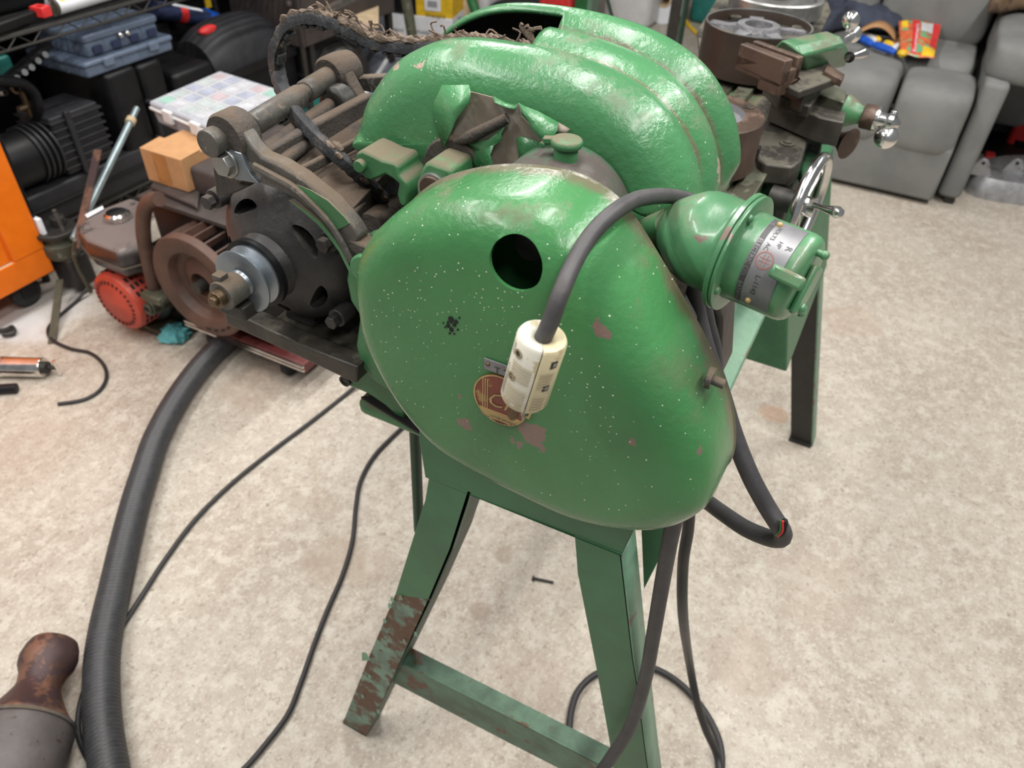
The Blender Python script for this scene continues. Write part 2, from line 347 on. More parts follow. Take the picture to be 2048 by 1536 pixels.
# ================================================================== SETTING
def floor_mat():
    mt = bpy.data.materials.new('concrete'); mt.use_nodes = True; MATS['concrete'] = mt
    nt = mt.node_tree; N = nt.nodes; L = nt.links; b = N['Principled BSDF']
    pos = N.new('ShaderNodeNewGeometry').outputs['Position']
    def ns(sc, det=6, ro=.65):
        n = N.new('ShaderNodeTexNoise'); n.inputs['Scale'].default_value = sc; n.inputs['Detail'].default_value = det; n.inputs['Roughness'].default_value = ro
        L.new(pos, n.inputs['Vector']); return n.outputs['Fac']
    def rp(f, a, c):
        r = N.new('ShaderNodeMapRange'); r.interpolation_type = 'SMOOTHSTEP'; r.inputs['From Min'].default_value = a; r.inputs['From Max'].default_value = c
        L.new(f, r.inputs['Value']); return r.outputs[0]
    def mx(f, a, c):
        n = N.new('ShaderNodeMix'); n.data_type = 'RGBA'; L.new(f, n.inputs[0])
        for i, q in ((6, a), (7, c)):
            if isinstance(q, tuple): n.inputs[i].default_value = (*q, 1)
            else: L.new(q, n.inputs[i])
        return n.outputs[2]
    def mul(a, k):
        n = N.new('ShaderNodeMath'); n.operation = 'MULTIPLY'; L.new(a, n.inputs[0])
        if isinstance(k, float): n.inputs[1].default_value = k
        else: L.new(k, n.inputs[1])
        return n.outputs[0]
    c = mx(rp(ns(3.5), .35, .65), (.36, .305, .25), (.42, .37, .31))
    c = mx(mul(rp(ns(24, 8, .8), .46, .60), .75), c, (.53, .49, .42))
    c = mx(mul(rp(ns(15, 8, .75), .54, .70), .5), c, (.26, .20, .155))
    c = mx(mul(rp(ns(70, 5, .75), .53, .64), .55), c, (.20, .155, .12))
    c = mx(mul(rp(ns(130, 3, .7), .54, .66), .55), c, (.62, .59, .52))
    vo = N.new('ShaderNodeTexVoronoi'); vo.inputs['Scale'].default_value = 16; L.new(pos, vo.inputs['Vector'])
    sp = N.new('ShaderNodeSeparateColor'); L.new(vo.outputs['Color'], sp.inputs[0])
    m1 = N.new('ShaderNodeMath'); m1.operation = 'MULTIPLY'; L.new(sp.outputs[0], m1.inputs[0]); m1.inputs[1].default_value = .075
    m2 = N.new('ShaderNodeMath'); m2.operation = 'LESS_THAN'; L.new(vo.outputs['Distance'], m2.inputs[0]); L.new(m1.outputs[0], m2.inputs[1])
    c = mx(mul(m2.outputs[0], .7), c, (.20, .14, .10))
    nd = N.new('ShaderNodeTexNoise'); nd.inputs['Scale'].default_value = 9; nd.inputs['Detail'].default_value = 5; L.new(pos, nd.inputs['Vector'])
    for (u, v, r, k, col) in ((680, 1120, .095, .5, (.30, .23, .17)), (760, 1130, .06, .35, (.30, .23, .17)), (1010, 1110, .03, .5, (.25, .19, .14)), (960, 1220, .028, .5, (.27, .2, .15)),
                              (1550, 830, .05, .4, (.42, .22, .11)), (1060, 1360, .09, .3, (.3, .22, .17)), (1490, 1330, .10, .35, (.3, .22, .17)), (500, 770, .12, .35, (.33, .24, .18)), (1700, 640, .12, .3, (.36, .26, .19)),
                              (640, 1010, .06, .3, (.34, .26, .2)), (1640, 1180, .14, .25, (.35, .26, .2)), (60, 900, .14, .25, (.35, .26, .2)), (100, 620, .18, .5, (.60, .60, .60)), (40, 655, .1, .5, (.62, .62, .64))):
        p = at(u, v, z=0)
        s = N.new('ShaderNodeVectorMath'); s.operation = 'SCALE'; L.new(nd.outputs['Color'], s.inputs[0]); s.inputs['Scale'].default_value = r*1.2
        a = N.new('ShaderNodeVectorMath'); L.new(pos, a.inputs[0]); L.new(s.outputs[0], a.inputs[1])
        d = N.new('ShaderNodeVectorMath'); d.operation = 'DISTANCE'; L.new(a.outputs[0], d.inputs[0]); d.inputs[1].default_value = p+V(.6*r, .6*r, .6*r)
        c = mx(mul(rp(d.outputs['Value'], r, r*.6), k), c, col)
    L.new(c, b.inputs['Base Color'])
    rr = N.new('ShaderNodeMapRange'); L.new(ns(20), rr.inputs['Value']); rr.inputs['To Min'].default_value = .38; rr.inputs['To Max'].default_value = .72; L.new(rr.outputs[0], b.inputs['Roughness'])
    bp = N.new('ShaderNodeBump'); bp.inputs['Strength'].default_value = .12; bp.inputs['Distance'].default_value = .003; L.new(ns(120, 4), bp.inputs['Height']); L.new(bp.outputs[0], b.inputs['Normal'])
floor_mat()
new('floor', box((-2.5, -4, -.1), (8, 3.2, 0)), 'concrete', kind='structure', sm=False)
new('wall_back', box((-2.5, 3.2, -.1), (8, 3.3, 2.9)), 'wall_paint', kind='structure', sm=False)
new('wall_far', box((8, -4, -.1), (8.1, 3.3, 2.9)), 'wall_paint', kind='structure', sm=False)

# ================================================================== THE LATHE
LA = thing('metal_lathe', 'green metalworking lathe on splayed legs, bare motor on its left side', 'lathe', (1.05, .2, 0))
def P(name, shape, m_, **k): return new(name, shape, m_, k.pop('parent', LA), **k)

def resample(pts, n):
    q = smooth([V(0, a, b) for a, b in pts], 10, True); q.append(q[0]); d = [0]
    for i in range(1, len(q)): d.append(d[-1]+(q[i]-q[i-1]).length)
    out = []; j = 0
    for i in range(n):
        s = d[-1]*i/n
        while d[j+1] < s: j += 1
        out.append(q[j].lerp(q[j+1], (s-d[j])/max(1e-9, d[j+1]-d[j])))
    return out
def inset(pts, k, wf=None):
    n = len(pts); out = []; cy = sum(p.y for p in pts)/n; cz = sum(p.z for p in pts)/n
    for i, p in enumerate(pts):
        t = (pts[(i+2) % n]-pts[i-2]).normalized(); nn = V(0, t.z, -t.y)
        if nn.dot(p-V(0, cy, cz)) > 0: nn = -nn
        out.append(p+nn*(k*(wf(p) if wf else 1)))
    return out
def setx(pts, x): return [V(x, p.y, p.z) for p in pts]

# gear cover ---------------------------------------------------------------
GC = [(.338, 1.092), (.338, 1.118), (.331, 1.142), (.314, 1.166), (.290, 1.187), (.262, 1.202), (.235, 1.212), (.205, 1.218), (.180, 1.219), (.158, 1.214), (.140, 1.203), (.120, 1.182), (.098, 1.156),
      (.072, 1.124), (.050, 1.092), (.036, 1.065), (.027, 1.035), (.026, 1.010), (.035, .990), (.052, .970), (.075, .956), (.100, .947), (.135, .942), (.180, .946), (.225, .953), (.262, .965), (.288, .985), (.310, 1.012), (.328, 1.046), (.336, 1.070)]
G0 = resample(GC, 120)
wfc = lambda p: min(1.35, max(.45, .8+.35*((.19-p.y)/.15*.7+(p.z-1.08)/.14*.7)))
rings = []
for x, k in ((.458, 0), (.440, .0005), (.420, .001), (.408, .0025), (.400, .006), (.3935, .012), (.3885, .020), (.3855, .031), (.3845, .044)):
    rings.append(setx(inset(G0, k, wfc), x))
cy, cz = sum(p.y for p in G0)/120, sum(p.z for p in G0)/120
for s in (.6, .25):
    rings.append([V(.384, cy+(p.y-cy)*s, cz+(p.z-cz)*s) for p in rings[8]])
cov = P('gear_cover', loft(rings, False, True), 'green_cover', solid=.003)
hc = at(1032, 528, x=.385)
cut(cov, cyl(hc-V(.03, 0, 0), hc+V(.035, 0, 0), .0195, n=40))
P('shaft_end', join(cyl(hc+V(.028, .004, -.002), hc+V(.1, .004, -.002), .0115), ring(hc+V(.034, .004, -.002), (1, 0, 0), .011, .015, .01)), 'dark_metal')
P('cover_lip', tube([p for p in setx(inset(G0, -.0004), .459)]+[setx(inset(G0, -.0004), .459)[0]], .0022, 6, 1), 'green_cover')
# back plate whose lobes show at the cover's left edge
P('headstock_end_plate', pplate([(735, 470), (699, 510), (692, 560), (700, 602), (719, 632), (711, 690), (720, 732), (745, 760), (800, 800), (1000, 900), (1300, 960), (1330, 700), (1200, 480), (1060, 380)], .462, .012), 'green_cast', bevel=.003)
for (c0, dx) in (((706, 545), .44), ((730, 690), .44)):
    a = at(c0[0]+22, c0[1], x=dx)
    P('hinge_lug', join(cyl(a, a+V(.03, 0, 0), .016)), 'green_cast', bevel=.002)
pc = at(1423, 757, x=.425)
tw = P('thumb_screw', join(ring(pc+V(0, .003, 0), (0, -1, 0), .003, .008, .004), cyl(pc+V(0, .004, 0), pc+V(0, -.0095, -.0015), .0036)), 'arm_metal')
sp_ = pc+V(0, -.0095, -.0015)
new('screw_head', join(beam(sp_+V(0, 0, .0078), sp_+V(0, 0, -.0078), .0045, .004)), 'steel_bare', tw, bevel=.0015)
# decal and badge on the cover face (printed flats with their own thickness)
X0 = .3820
dc = at(1000, 800, x=X0); ex, ey = V(0, -1, 0), V(0, 0, 1)
def onface(u0, v0, ang=0, x=X0-.0012):
    o = at(u0, v0, x=x); ca, sa = math.cos(ang), math.sin(ang)
    return lambda a, b: o+ex*(a*ca-b*sa)+ey*(a*sa+b*ca)
fo = onface(1000, 802)
def ell(rx, ry, h, f, n=40, y0=-9): return prism([f(rx*math.cos(2*math.pi*i/n), max(y0, ry*math.sin(2*math.pi*i/n))) for i in range(n)], (h, 0, 0))
bd = P('maker_decal', ell(.0235, .0245, .0012, fo), 'badge_red')
fo2 = onface(1000, 802, x=X0-.0016)
new('decal_rim', loft([[fo2(.0235*math.cos(2*math.pi*i/40), .0245*math.sin(2*math.pi*i/40)) for i in range(41)], [fo2(.0222*math.cos(2*math.pi*i/40), .0232*math.sin(2*math.pi*i/40)) for i in range(41)]], False, False, False), 'badge_gold', bd)
new('decal_band', prism([fo2(-.019, -.013), fo2(.019, -.013), fo2(.010, -.0215), fo2(-.010, -.0215)], (.0004, 0, 0)), 'badge_gold', bd)
for q in (-.0155, -.0135, -.0115): new('decal_stripe', prism([fo2(q, .017), fo2(q+.0008, .017), fo2(q+.0008, -.013), fo2(q, -.013)], (.0004, 0, 0)), 'badge_gold', bd)
fo3 = onface(971, 806, x=X0-.0017)
new('decal_lettering', text('Clau', .021, fo3, .35), 'badge_gold', bd)
fo4 = onface(978, 832, x=X0-.0021)
new('decal_small_print', join(text('LATHE WORKS', .0034, fo4), text('MADE IN', .003, onface(990, 845, x=X0-.0021))), 'plate_ink', bd)
fb = onface(968, 716)
bg = P('name_badge', prism([fb(0, 0), fb(.036, 0), fb(.036, -.0105), fb(0, -.0105)], (.0012, 0, 0)), 'plate_alu', bevel=.0003)
new('badge_numbers', text('T 7', .0085, onface(988, 745, x=X0-.0016)), 'plate_ink', bg)
rv = fb(.0035, -.0045); new('rivet', sphere(rv, .0017, 8), 'brass_old', bg)
# pock marks where paint blistered off
pk = []
for (u, v, r) in ((902, 640, .0035), (896, 652, .002), (908, 650, .0018), (903, 660, .0022), (912, 644, .0018), (895, 645, .0012), (915, 660, .001), (890, 655, .0009), (918, 636, .001), (899, 667, .0012), (908, 668, .0008), (886, 646, .0007)):
    c = at(u, v, x=X0-.0002); pk.append(prism([c+V(0, r*math.cos(a)*random.uniform(.6, 1.1), r*math.sin(a)*random.uniform(.7, 1.2)) for a in [i*math.pi/4 for i in range(8)]], (.0006, 0, 0)))
P('paint_pits', join(*pk), 'black_inside')

# belt guard -----------------------------------------------------------------
BG = [(.160, 1.143), (.132, 1.134), (.115, 1.142), (.112, 1.168), (.122, 1.197), (.137, 1.219), (.158, 1.238), (.188, 1.252), (.225, 1.260), (.275, 1.263), (.325, 1.260), (.362, 1.250), (.395, 1.230), (.422, 1.199),
      (.434, 1.174), (.437, 1.158), (.426, 1.150), (.39, 1.148), (.33, 1.148), (.27, 1.148), (.21, 1.148)]
B0 = resample(BG, 160)
wf = lambda p: min(1, max(.25, (p.z-1.150)/.02))
prof = [(.5275, .036), (.5285, .028), (.532, .018), (.538, .010), (.547, .004), (.557, .001), (.567, .001), (.575, .003), (.580, .0065), (.584, .0065), (.589, .003), (.597, .000), (.606, -.001), (.616, .000), (.624, .003),
        (.630, .0065), (.634, .0065), (.638, .002), (.645, -.004), (.655, -.007), (.664, -.005), (.671, .004), (.676, .012), (.678, .02)]
rings = [setx(inset(B0, k, wf), x) for x, k in prof]
cy, cz = .27, 1.2
for s in (.5, .05): rings.insert(0, [V(.5270, cy+(p.y-cy)*s, cz+(p.z-cz)*s) for p in rings[0]] if s == .5 else [V(.5270, cy+(p.y-cy)*s*.2, cz+(p.z-cz)*s*.2) for p in rings[0]])
vs, fs = loft(rings, True, True)
nb = len(B0)
def slot(f):
    c = sum((vs[i] for i in f), V(0, 0, 0))/len(f)
    if len(f) != 4: return False
    lim = .279
    return .569 < c.x < .647 and c.y > lim and c.z > 1.165
fs = [f for f in fs if not slot(f)]
gd = P('belt_guard', (vs, fs), 'green_guard', solid=.004, inner='black_inside')  # inner faces coloured black for the darkness inside the slot
mi = P('guard_dark_fill', rbox((.56, .15, 1.152), (.66, .40, 1.205), .02), 'black_inside')  # black block filling the hollow guard so its slot looks dark
for k in (.5815, .632):
    pass
# peeling paint on the guard face
xf = .5238
P('bare_patch', pplate([(935, 182), (985, 195), (988, 205), (1020, 215), (1038, 207), (1042, 232), (1070, 262), (1092, 285), (1082, 300), (1040, 322), (1010, 352), (975, 345), (985, 318), (955, 300), (915, 288), (888, 285), (905, 250), (925, 215)], xf, .0015), 'primer')
def flap(pix, lift, material, name='paint_flap', solid=.0008):
    n = len(pix); pts = []
    for (u, v, h) in pix: pts.append(at(u, v, x=xf-.001-h*lift))
    c = sum(pts, V(0, 0, 0))/n
    return P(name, (pts+[c], [(i, (i+1) % n, n) for i in range(n)]), material, solid=solid, ang=80)
flap([(885, 170, 0), (938, 170, 0), (941, 185, 1), (938, 205, 1.2), (924, 225, 1), (912, 240, 1), (903, 262, 1.1), (888, 295, 1.3), (874, 262, .3), (866, 228, 0), (868, 205, 0)], .009, 'green_guard')
flap([(986, 192, 0), (1010, 205, 0), (1035, 212, .1), (1030, 219, .6), (1012, 216, 1), (990, 206, 1)], .006, 'green_guard')
flap([(1036, 205, 0), (1050, 213, 0), (1075, 222, 0), (1117, 245, 0), (1114, 262, .8), (1100, 283, 1.4), (1090, 287, 1.5), (1076, 272, 1), (1062, 258, .8), (1055, 238, .6), (1046, 228, .5)], .010, 'green_guard')
flap([(1117, 245, 0), (1140, 258, 0), (1133, 266, .5), (1114, 264, .8)], .006, 'primer')
flap([(908, 283, 0), (940, 284, .6), (975, 280, .9), (1010, 252, .6), (1002, 268, .8), (1005, 280, .6), (988, 290, .8), (980, 310, 1.2), (985, 325, 1.3), (970, 345, 1.3), (955, 345, 1), (940, 310, .6), (935, 300, .2)], .010, 'green_guard')
flap([(1033, 276, 0), (1044, 273, 0), (1065, 280, .2), (1095, 290, 0), (1090, 330, 0), (1035, 345, 0), (1038, 310, 0)], .006, 'green_guard')
a_, b_ = at(912, 284, x=xf-.008), at(1015, 236, x=xf-.006)
P('paint_curl', tube([a_, a_.lerp(b_, .3)+V(-.002, 0, -.001), a_.lerp(b_, .65)+V(-.003, 0, -.0005), b_], lambda t, i: .0012+.0048*min(1, 3*t)*(1-.35*t), 12, 6), 'dusty_cast')
# neck (bearing cap) and oil cup ---------------------------------------------------
def circ3(a, b, c):
    ax, ay, bx, by, cx, cy = a.y, a.z, b.y, b.z, c.y, c.z
    d = 2*(ax*(by-cy)+bx*(cy-ay)+cx*(ay-by))
    uy = ((ax*ax+ay*ay)*(by-cy)+(bx*bx+by*by)*(cy-ay)+(cx*cx+cy*cy)*(ay-by))/d
    uz = ((ax*ax+ay*ay)*(cx-bx)+(bx*bx+by*by)*(ax-cx)+(cx*cx+cy*cy)*(bx-ax))/d
    return uy, uz, math.hypot(ax-uy, ay-uz)
uy, uz, ur = circ3(at(1030, 325, x=.515), at(1150, 297, x=.515), at(1248, 395, x=.515))
P('bearing_cap', revolve([(0, 0), (ur*.90, 0), (ur*.94, .004), (ur*.94, .014), (ur, .020), (ur, .060), (0, .060)], (.463, uy, uz), (1, 0, 0), 72), 'cap_cast')
oc = at(1132, 303, x=.497)
cup = P('oil_cup', revolve([(0, -.012), (.0092, -.012), (.0092, 0), (.0085, .004), (0, .004)], oc, (0, 0, 1), 28), 'green_cast')
new('oil_cup_lid', join(revolve([(0, .004), (.0112, .004), (.0122, .006), (.0122, .008), (.011, .0098), (0, .0102)], oc, (0, 0, 1), 32), beam(oc+V(0, .009, .007), oc+V(-.002, .018, .006), .007, .004, (0, 0, 1)), cyl(oc+V(-.006, .0175, .003), oc+V(.002, .0175, .003), .0022)), 'green_cast', cup, bevel=.0006)

# left bracket and pivot block ------------------------------------------------------
xb = .487
def c4(*pts): return [(380+a/3.657, 200+b/3.657) for a, b in pts]
br = P('guard_hinge_bracket', pplate(c4((1205, 430), (1215, 385), (1255, 372), (1310, 395), (1400, 440), (1490, 462), (1518, 490), (1528, 550), (1580, 600), (1595, 650), (1590, 770), (1560, 790), (1528, 760), (1512, 690), (1525, 615), (1490, 585), (1430, 548), (1380, 572), (1330, 590), (1280, 580), (1245, 530)), xb, .034), 'green_cast', bevel=.0022)
hp = at(724, 329, x=xb)
new('hinge_pin', cyl(hp+V(-.006, 0, 0), hp+V(.05, 0, 0), .0055), 'green_cast', br, bevel=.0008)
bl = P('pivot_block', pplate(c4((1712, 470), (1745, 455), (1905, 512), (1918, 600), (1912, 700), (1660, 800), (1655, 650), (1670, 560), (1690, 510)), .482, .045), 'green_cast', bevel=.003)
sh = at(868, 376, x=.482)
new('shaft', join(cyl(sh+V(-.005, 0, 0), sh+V(.06, 0, 0), .0115)), 'iron_brown', bl, bevel=.0008)
new('shaft_collar', ring(sh+V(-.0035, 0, 0), (1, 0, 0), .0115, .0135, .006), 'steel_bare', bl)
P('pivot_drum', cyl(at(905, 345, x=.515), at(905, 345, x=.515)+V(.03, 0, 0), .030), 'dusty_cast', bevel=.002)

# motor bracket: near and far arms, tie bar, web -------------------------------------
XA, XF = .448, .640
arm_pix = c4((250, 195), (330, 200), (400, 260), (440, 330), (520, 415), (650, 470), (800, 560), (900, 640), (1030, 740), (1130, 850), (1190, 930), (1240, 1010), (1200, 1080), (1225, 1180), (1170, 1270),
              (1150, 1170), (1060, 1020), (1000, 930), (900, 840), (760, 730), (640, 660), (500, 610), (400, 560), (300, 560), (230, 480), (200, 380), (175, 260))
arm = P('motor_bracket_arm', pplate(arm_pix, XA, .016), 'arm_metal', bevel=.003)
new('arm_green_paint', pplate(c4((800, 628), (880, 660), (1010, 740), (1130, 860), (1165, 905), (1080, 950), (960, 850), (860, 760), (740, 640)), XA-.0012, .002), 'green_cast', arm, label='green painted stretch of the arm')
new('arm_green_edge', pplate(c4((720, 735), (850, 815), (960, 900), (1060, 1020), (1150, 1170), (1195, 1290), (1165, 1262), (1090, 1110), (1010, 1000), (930, 905), (830, 820)), XA-.0022, .004), 'green_cast', arm)
new('arm_rib', tube([at(*q, x=XA-.002) for q in c4((470, 480), (620, 560), (760, 640), (900, 770), (1020, 900), (1110, 1040), (1180, 1180))], .0035, 8), 'arm_metal', arm)
nb_ = at(440, 272, x=.445)
boss = P('arm_boss', revolve([(0, 0), (.0195, 0), (.0215, .003), (.0215, .022), (.0195, .025), (0, .025)], nb_+V(0, -.004, -.002), (1, 0, 0), 40), 'dusty_cast')
new('pivot_stub', cyl(nb_+V(-.012, .004, -.004), nb_+V(.02, .004, -.004), .0122), 'arm_metal', boss, bevel=.001)
new('cotter_pin', join(ring(at(421, 268, x=.448), (1, .3, 0), .0025, .0045, .002, 16), beam(at(424, 270, x=.449), at(437, 281, x=.449), .002, .002), beam(at(459, 288, x=.449), at(480, 299, x=.449), .0028, .0028)), 'steel_bare', boss)
pl = P('link_plate', pplate(c4((160, 290), (245, 395), (290, 365), (370, 390), (400, 470), (440, 550), (500, 615), (330, 580), (270, 550), (180, 480), (150, 420)), .444, .006), 'zinc', bevel=.001)
hb = at(440, 333, x=.436)
new('link_bolt', join(cyl(hb, hb+V(.012, 0, 0), .0105, n=6), ring(hb+V(.006, 0, 0), (1, 0, 0), .006, .0135, .003)), 'steel_bare', pl, bevel=.001)
P('motor_mount_ear', pplate([(422, 300), (452, 352), (470, 362), (500, 372), (462, 390), (432, 394), (424, 330)], .452, .012), 'dusty_cast', bevel=.002)
fb_ = at(660, 153, x=XF)
P('arm_boss', revolve([(0, -.004), (.018, -.004), (.0205, 0), (.0205, .018), (.0185, .034), (.014, .038), (0, .038)], fb_, (1, 0, 0), 40), 'dusty_cast')
P('motor_bracket_arm', prism([at(u, v, x=XF) for u, v in ((643, 165), (660, 130), (690, 150), (712, 190), (742, 230), (790, 250), (800, 300), (740, 290), (700, 250), (672, 220), (655, 200))], (.016, 0, 0)), 'dusty_cast', bevel=.003)
P('rear_lever', prism([at(u, v, x=.665) for u, v in ((690, 150), (712, 155), (765, 152), (765, 190), (700, 178), (690, 175))], (.014, 0, 0)), 'arm_metal', bevel=.002)
def seg(p1, p2, dx1, dx2): return at(*p1, x=dx1), at(*p2, x=dx2)
tb0 = nb_+V(.03, .0, -.004); tb1 = fb_+V(0, 0, -.0)
P('tie_bar', cyl(tb0, tb1, .0085), 'arm_metal')
P('tie_bar_sleeve', join(cyl(tb0.lerp(tb1, .05), tb0.lerp(tb1, .60), .0108), cyl(tb0.lerp(tb1, .66), tb0.lerp(tb1, .99), .0112)), 'arm_metal', bevel=.002)
for dy, dz, r in ((-.016, -.018, .0075), (-.032, -.026, .006)):
    P('slide_rod', cyl(tb0+V(0, dy, dz), tb1+V(-.01, dy, dz), r), 'dusty_cast')
P('pulley_behind', cyl(tb1+V(-.03, -.024, -.018), tb1+V(-.008, -.024, -.018), .019), 'dark_metal', bevel=.004)
# cast web between the arms (dusty tray)
def quad(name, pix, xs, d, m_, **k):
    pts = [at(u, v, x=x) for (u, v), x in zip(pix, xs)]; return P(name, prism(pts, d), m_, **k)
quad('bracket_web', [(540, 320), (640, 385), (705, 418), (805, 312), (735, 215), (665, 235)], [.486, .486, .486, .62, .64, .64], (0, .0, -.010), 'dusty_cast', bevel=.001)
P('web_rib', beam(at(532, 312, x=.474)+V(0, 0, -.004), at(738, 200, x=.645)+V(0, 0, -.004), .012, .024), 'dusty_cast', bevel=.003)
P('web_rib', beam(at(600, 345, x=.478), at(790, 245, x=.64), .006, .010), 'dusty_cast', bevel=.002)
quad('web_edge', [(700, 416), (712, 424), (780, 352), (770, 345)], [.486, .486, .60, .60], (0, 0, -.03), 'dusty_cast', bevel=.002)
# countershaft housing seen through the opening
P('countershaft_bed', box((.50, .30, 1.03), (.66, .46, 1.045)), 'iron_dark', bevel=.002)
P('countershaft_block', box((.52, .34, 1.045), (.60, .395, 1.075)), 'dusty_cast', bevel=.004)
P('headstock_body', join(box((.474, .10, 1.0), (.68, .33, 1.13)), box((.50, .30, 1.0), (.68, .36, 1.08))), 'dusty_cast', bevel=.004)
ex_ = at(676, 466, x=.452)
pad = P('clamp_pad', prism([at(u, v, z=ex_.z) for u, v in ((668, 464), (690, 450), (708, 452), (728, 462), (765, 468), (745, 500), (702, 481))], (0, 0, -.013)), 'dusty_cast', bevel=.002)
gp = at(696, 450, z=ex_.z); new('grease_nipple', join(cyl(gp, gp+V(0, 0, .012), .003), sphere(gp+V(0, 0, .013), .0036, 8)), 'arm_metal', pad)
rod_a, rod_b = at(735, 458, x=.50), at(800, 405, x=.60)
P('cross_shaft', cyl(rod_a, rod_b, .014), 'dusty_cast')

# motor ------------------------------------------------------------------------------
my, mz = .497, 1.046
mc = lambda x: V(x+.024, my, mz)
mo = P('motor_shell', revolve([(0, .0), (.034, 0), (.040, .004), (.060, .012), (.074, .024), (.080, .040), (.082, .060), (.082, .215), (.074, .235), (.04, .25), (0, .25)], mc(.435), (1, 0, 0), 64), 'motor_dark')
for i in range(5):
    a = math.radians([62, -8, -80, -150, 142][i]); s_, t_ = V(0, math.cos(a), 0)+V(0, 0, math.sin(a)), V(0, -math.sin(a), 0)+V(0, 0, math.cos(a))
    c = mc(.438)+s_*.058; pts = []
    for k in range(16):
        th = 2*math.pi*k/16; pts.append(c+t_*(.0185*math.cos(th))+s_*(.0062*math.sin(th)+.003*math.cos(th)**2*-1))
    cut(mo, prism(pts, (.03, 0, 0)))
new('motor_winding', revolve([(.02, 0), (.06, 0), (.066, .02), (.066, .1)], mc(.468), (1, 0, 0), 40), 'black_inside', mo)
new('shaft_hub', revolve([(0, 0), (.025, 0), (.028, .004), (.036, .020), (.040, .030), (0, .030)], mc(.418), (1, 0, 0), 40), 'motor_dark', mo)
new('motor_shaft', cyl(mc(.372), mc(.42), .008), 'steel_bare', mo, bevel=.001)
for a in (35, 150, 215, 325):
    s_ = V(0, math.cos(math.radians(a)), math.sin(math.radians(a)))
    p = mc(.447)+s_*.083
    new('motor_bolt', join(cyl(p+V(-.006, 0, 0), p+V(.03, 0, 0), .004), cyl(p+V(-.010, 0, 0), p+V(-.002, 0, 0), .0075, n=6), cyl(p+V(.0, 0, 0), p+V(.02, 0, 0), .010)), 'motor_dark', mo, bevel=.0008)
pu = P('motor_pulley', revolve([(0, .0), (.011, 0), (.014, .008), (.030, .008), (.0325, .009), (.0325, .0105), (.026, .0145), (.0225, .017), (.026, .0195), (.031, .0235), (.031, .0255), (.012, .0265), (0, .0265)], mc(.391), (1, 0, 0), 56), 'zinc')
new('pulley_hub', join(cyl(mc(.372), mc(.395), .0145), ), 'arm_metal', pu, bevel=.001)
new('set_screw', obox(mc(.380)+V(0, .004, .016), V(1, 0, 0), V(0, 1, 0), V(0, 0, 1), .010, .011, .007), 'arm_metal', pu, bevel=.0008)
new('shaft_tip', join(cyl(mc(.364), mc(.374), .0085), cyl(mc(.360), mc(.366), .005)), 'brass_old', pu, bevel=.0008)
new('black_backing', ring(mc(.4165), (1, 0, 0), .01, .036, .006), 'black_plastic', pu)
P('shaft_key', box((.408, my-.010, mz-.034), (.430, my+.022, mz-.018)), 'dark_metal', bevel=.002)
# mounting base under the motor
P('motor_base_rail', prism([at(u, v, x=.450) for u, v in ((448, 625), (470, 628), (600, 690), (715, 735), (712, 768), (600, 715), (452, 648))], (.022, 0, 0)), 'iron_dark', bevel=.002)
bz = at(560, 660, x=.47).z
P('motor_base_plate', box((.468, .355, bz-.012), (.66, .53, bz)), 'iron_dark', bevel=.002)
for (x, y) in ((.49, .40), (.62, .40), (.49, .50), (.62, .50)):
    P('motor_foot', join(box((x, y-.02, bz), (x+.03, y+.02, bz+.022)), cyl((x+.015, y, bz+.02), (x+.015, y, bz+.032), .009, n=6)), 'motor_dark', bevel=.003)
P('bracket_lug', pplate([(678, 748), (688, 740), (706, 740), (722, 728), (735, 705), (760, 700), (810, 740), (810, 850), (770, 812), (735, 788), (700, 774), (682, 764)], .478, .014), 'green_cast', bevel=.003)
lg = at(692, 760, x=.478); P('lug_pin', join(cyl(lg+V(-.002, 0, 0), lg+V(.006, 0, 0), .006), ring(lg+V(-.003, 0, 0), (1, 0, 0), .0045, .007, .004)), 'dark_metal')
# chip tray whose corner shows under the cover
tz = .885
P('chip_tray', rbox((.475, .115, tz-.018), (1.70, at(716, 795, z=tz).y, tz), .012), 'green_cast')
P('tray_felt', prism([at(u, v, z=tz+.002) for u, v in ((722, 793), (745, 790), (900, 850), (900, 905), (850, 872))], (0, 0, -.003)), 'black_inside')

# bed ---------------------------------------------------------------------------------------
P('bed_casting', box((.68, .13, .90), (1.70, .295, .992)), 'green_cast', bevel=.006)
for y0, y1, h in ((.125, .155, .008), (.160, .185, .014), (.222, .248, .014), (.258, .300, .008)):
    P('bed_way', box((.68, y0, .99), (1.70, y1, .99+h)), 'bed_way', bevel=.0015)
P('headstock_front', rbox((.68, .12, .99), (.86, .29, 1.05), .02), 'iron_dark')

# stand --------------------------------------------------------------------------------------
xs = .46
P('end_apron', join(pplate([(838, 878), (850, 955), (1243, 1111), (1262, 1050), (1330, 980), (1300, 820), (840, 800)], xs, .006),
                    prism([at(1243, 1111, x=xs), at(1262, 1050, x=xs), at(1330, 980, x=xs)+V(0, .01, 0), at(1300, 1050, x=xs)+V(0, .012, 0)], (.05, 0, 0))), 'green_leg', bevel=.001)
def leg(name, front, side, x, d, m_, hook=None, **k):
    return P(name, pplate(front, x, .005), m_, bevel=.001, **k)
L1 = [(860, 940), (850, 1000), (790, 1190), (735, 1320), (682, 1455), (727, 1484), (790, 1350), (862, 1200), (905, 1100), (935, 1010), (942, 985)]
up, lo = L1[:3]+[(862, 1200), (905, 1100), (935, 1010), (942, 985)], [(790, 1190), (735, 1320), (682, 1455), (727, 1484), (790, 1350), (862, 1200)]
lg1 = P('leg', pplate(up, xs, .005), 'green_leg', bevel=.0008)
new('leg_lower_rusted', pplate(lo, xs, .005), 'green_leg_rust', lg1, bevel=.0008, label='rusted lower leg with flaking paint')
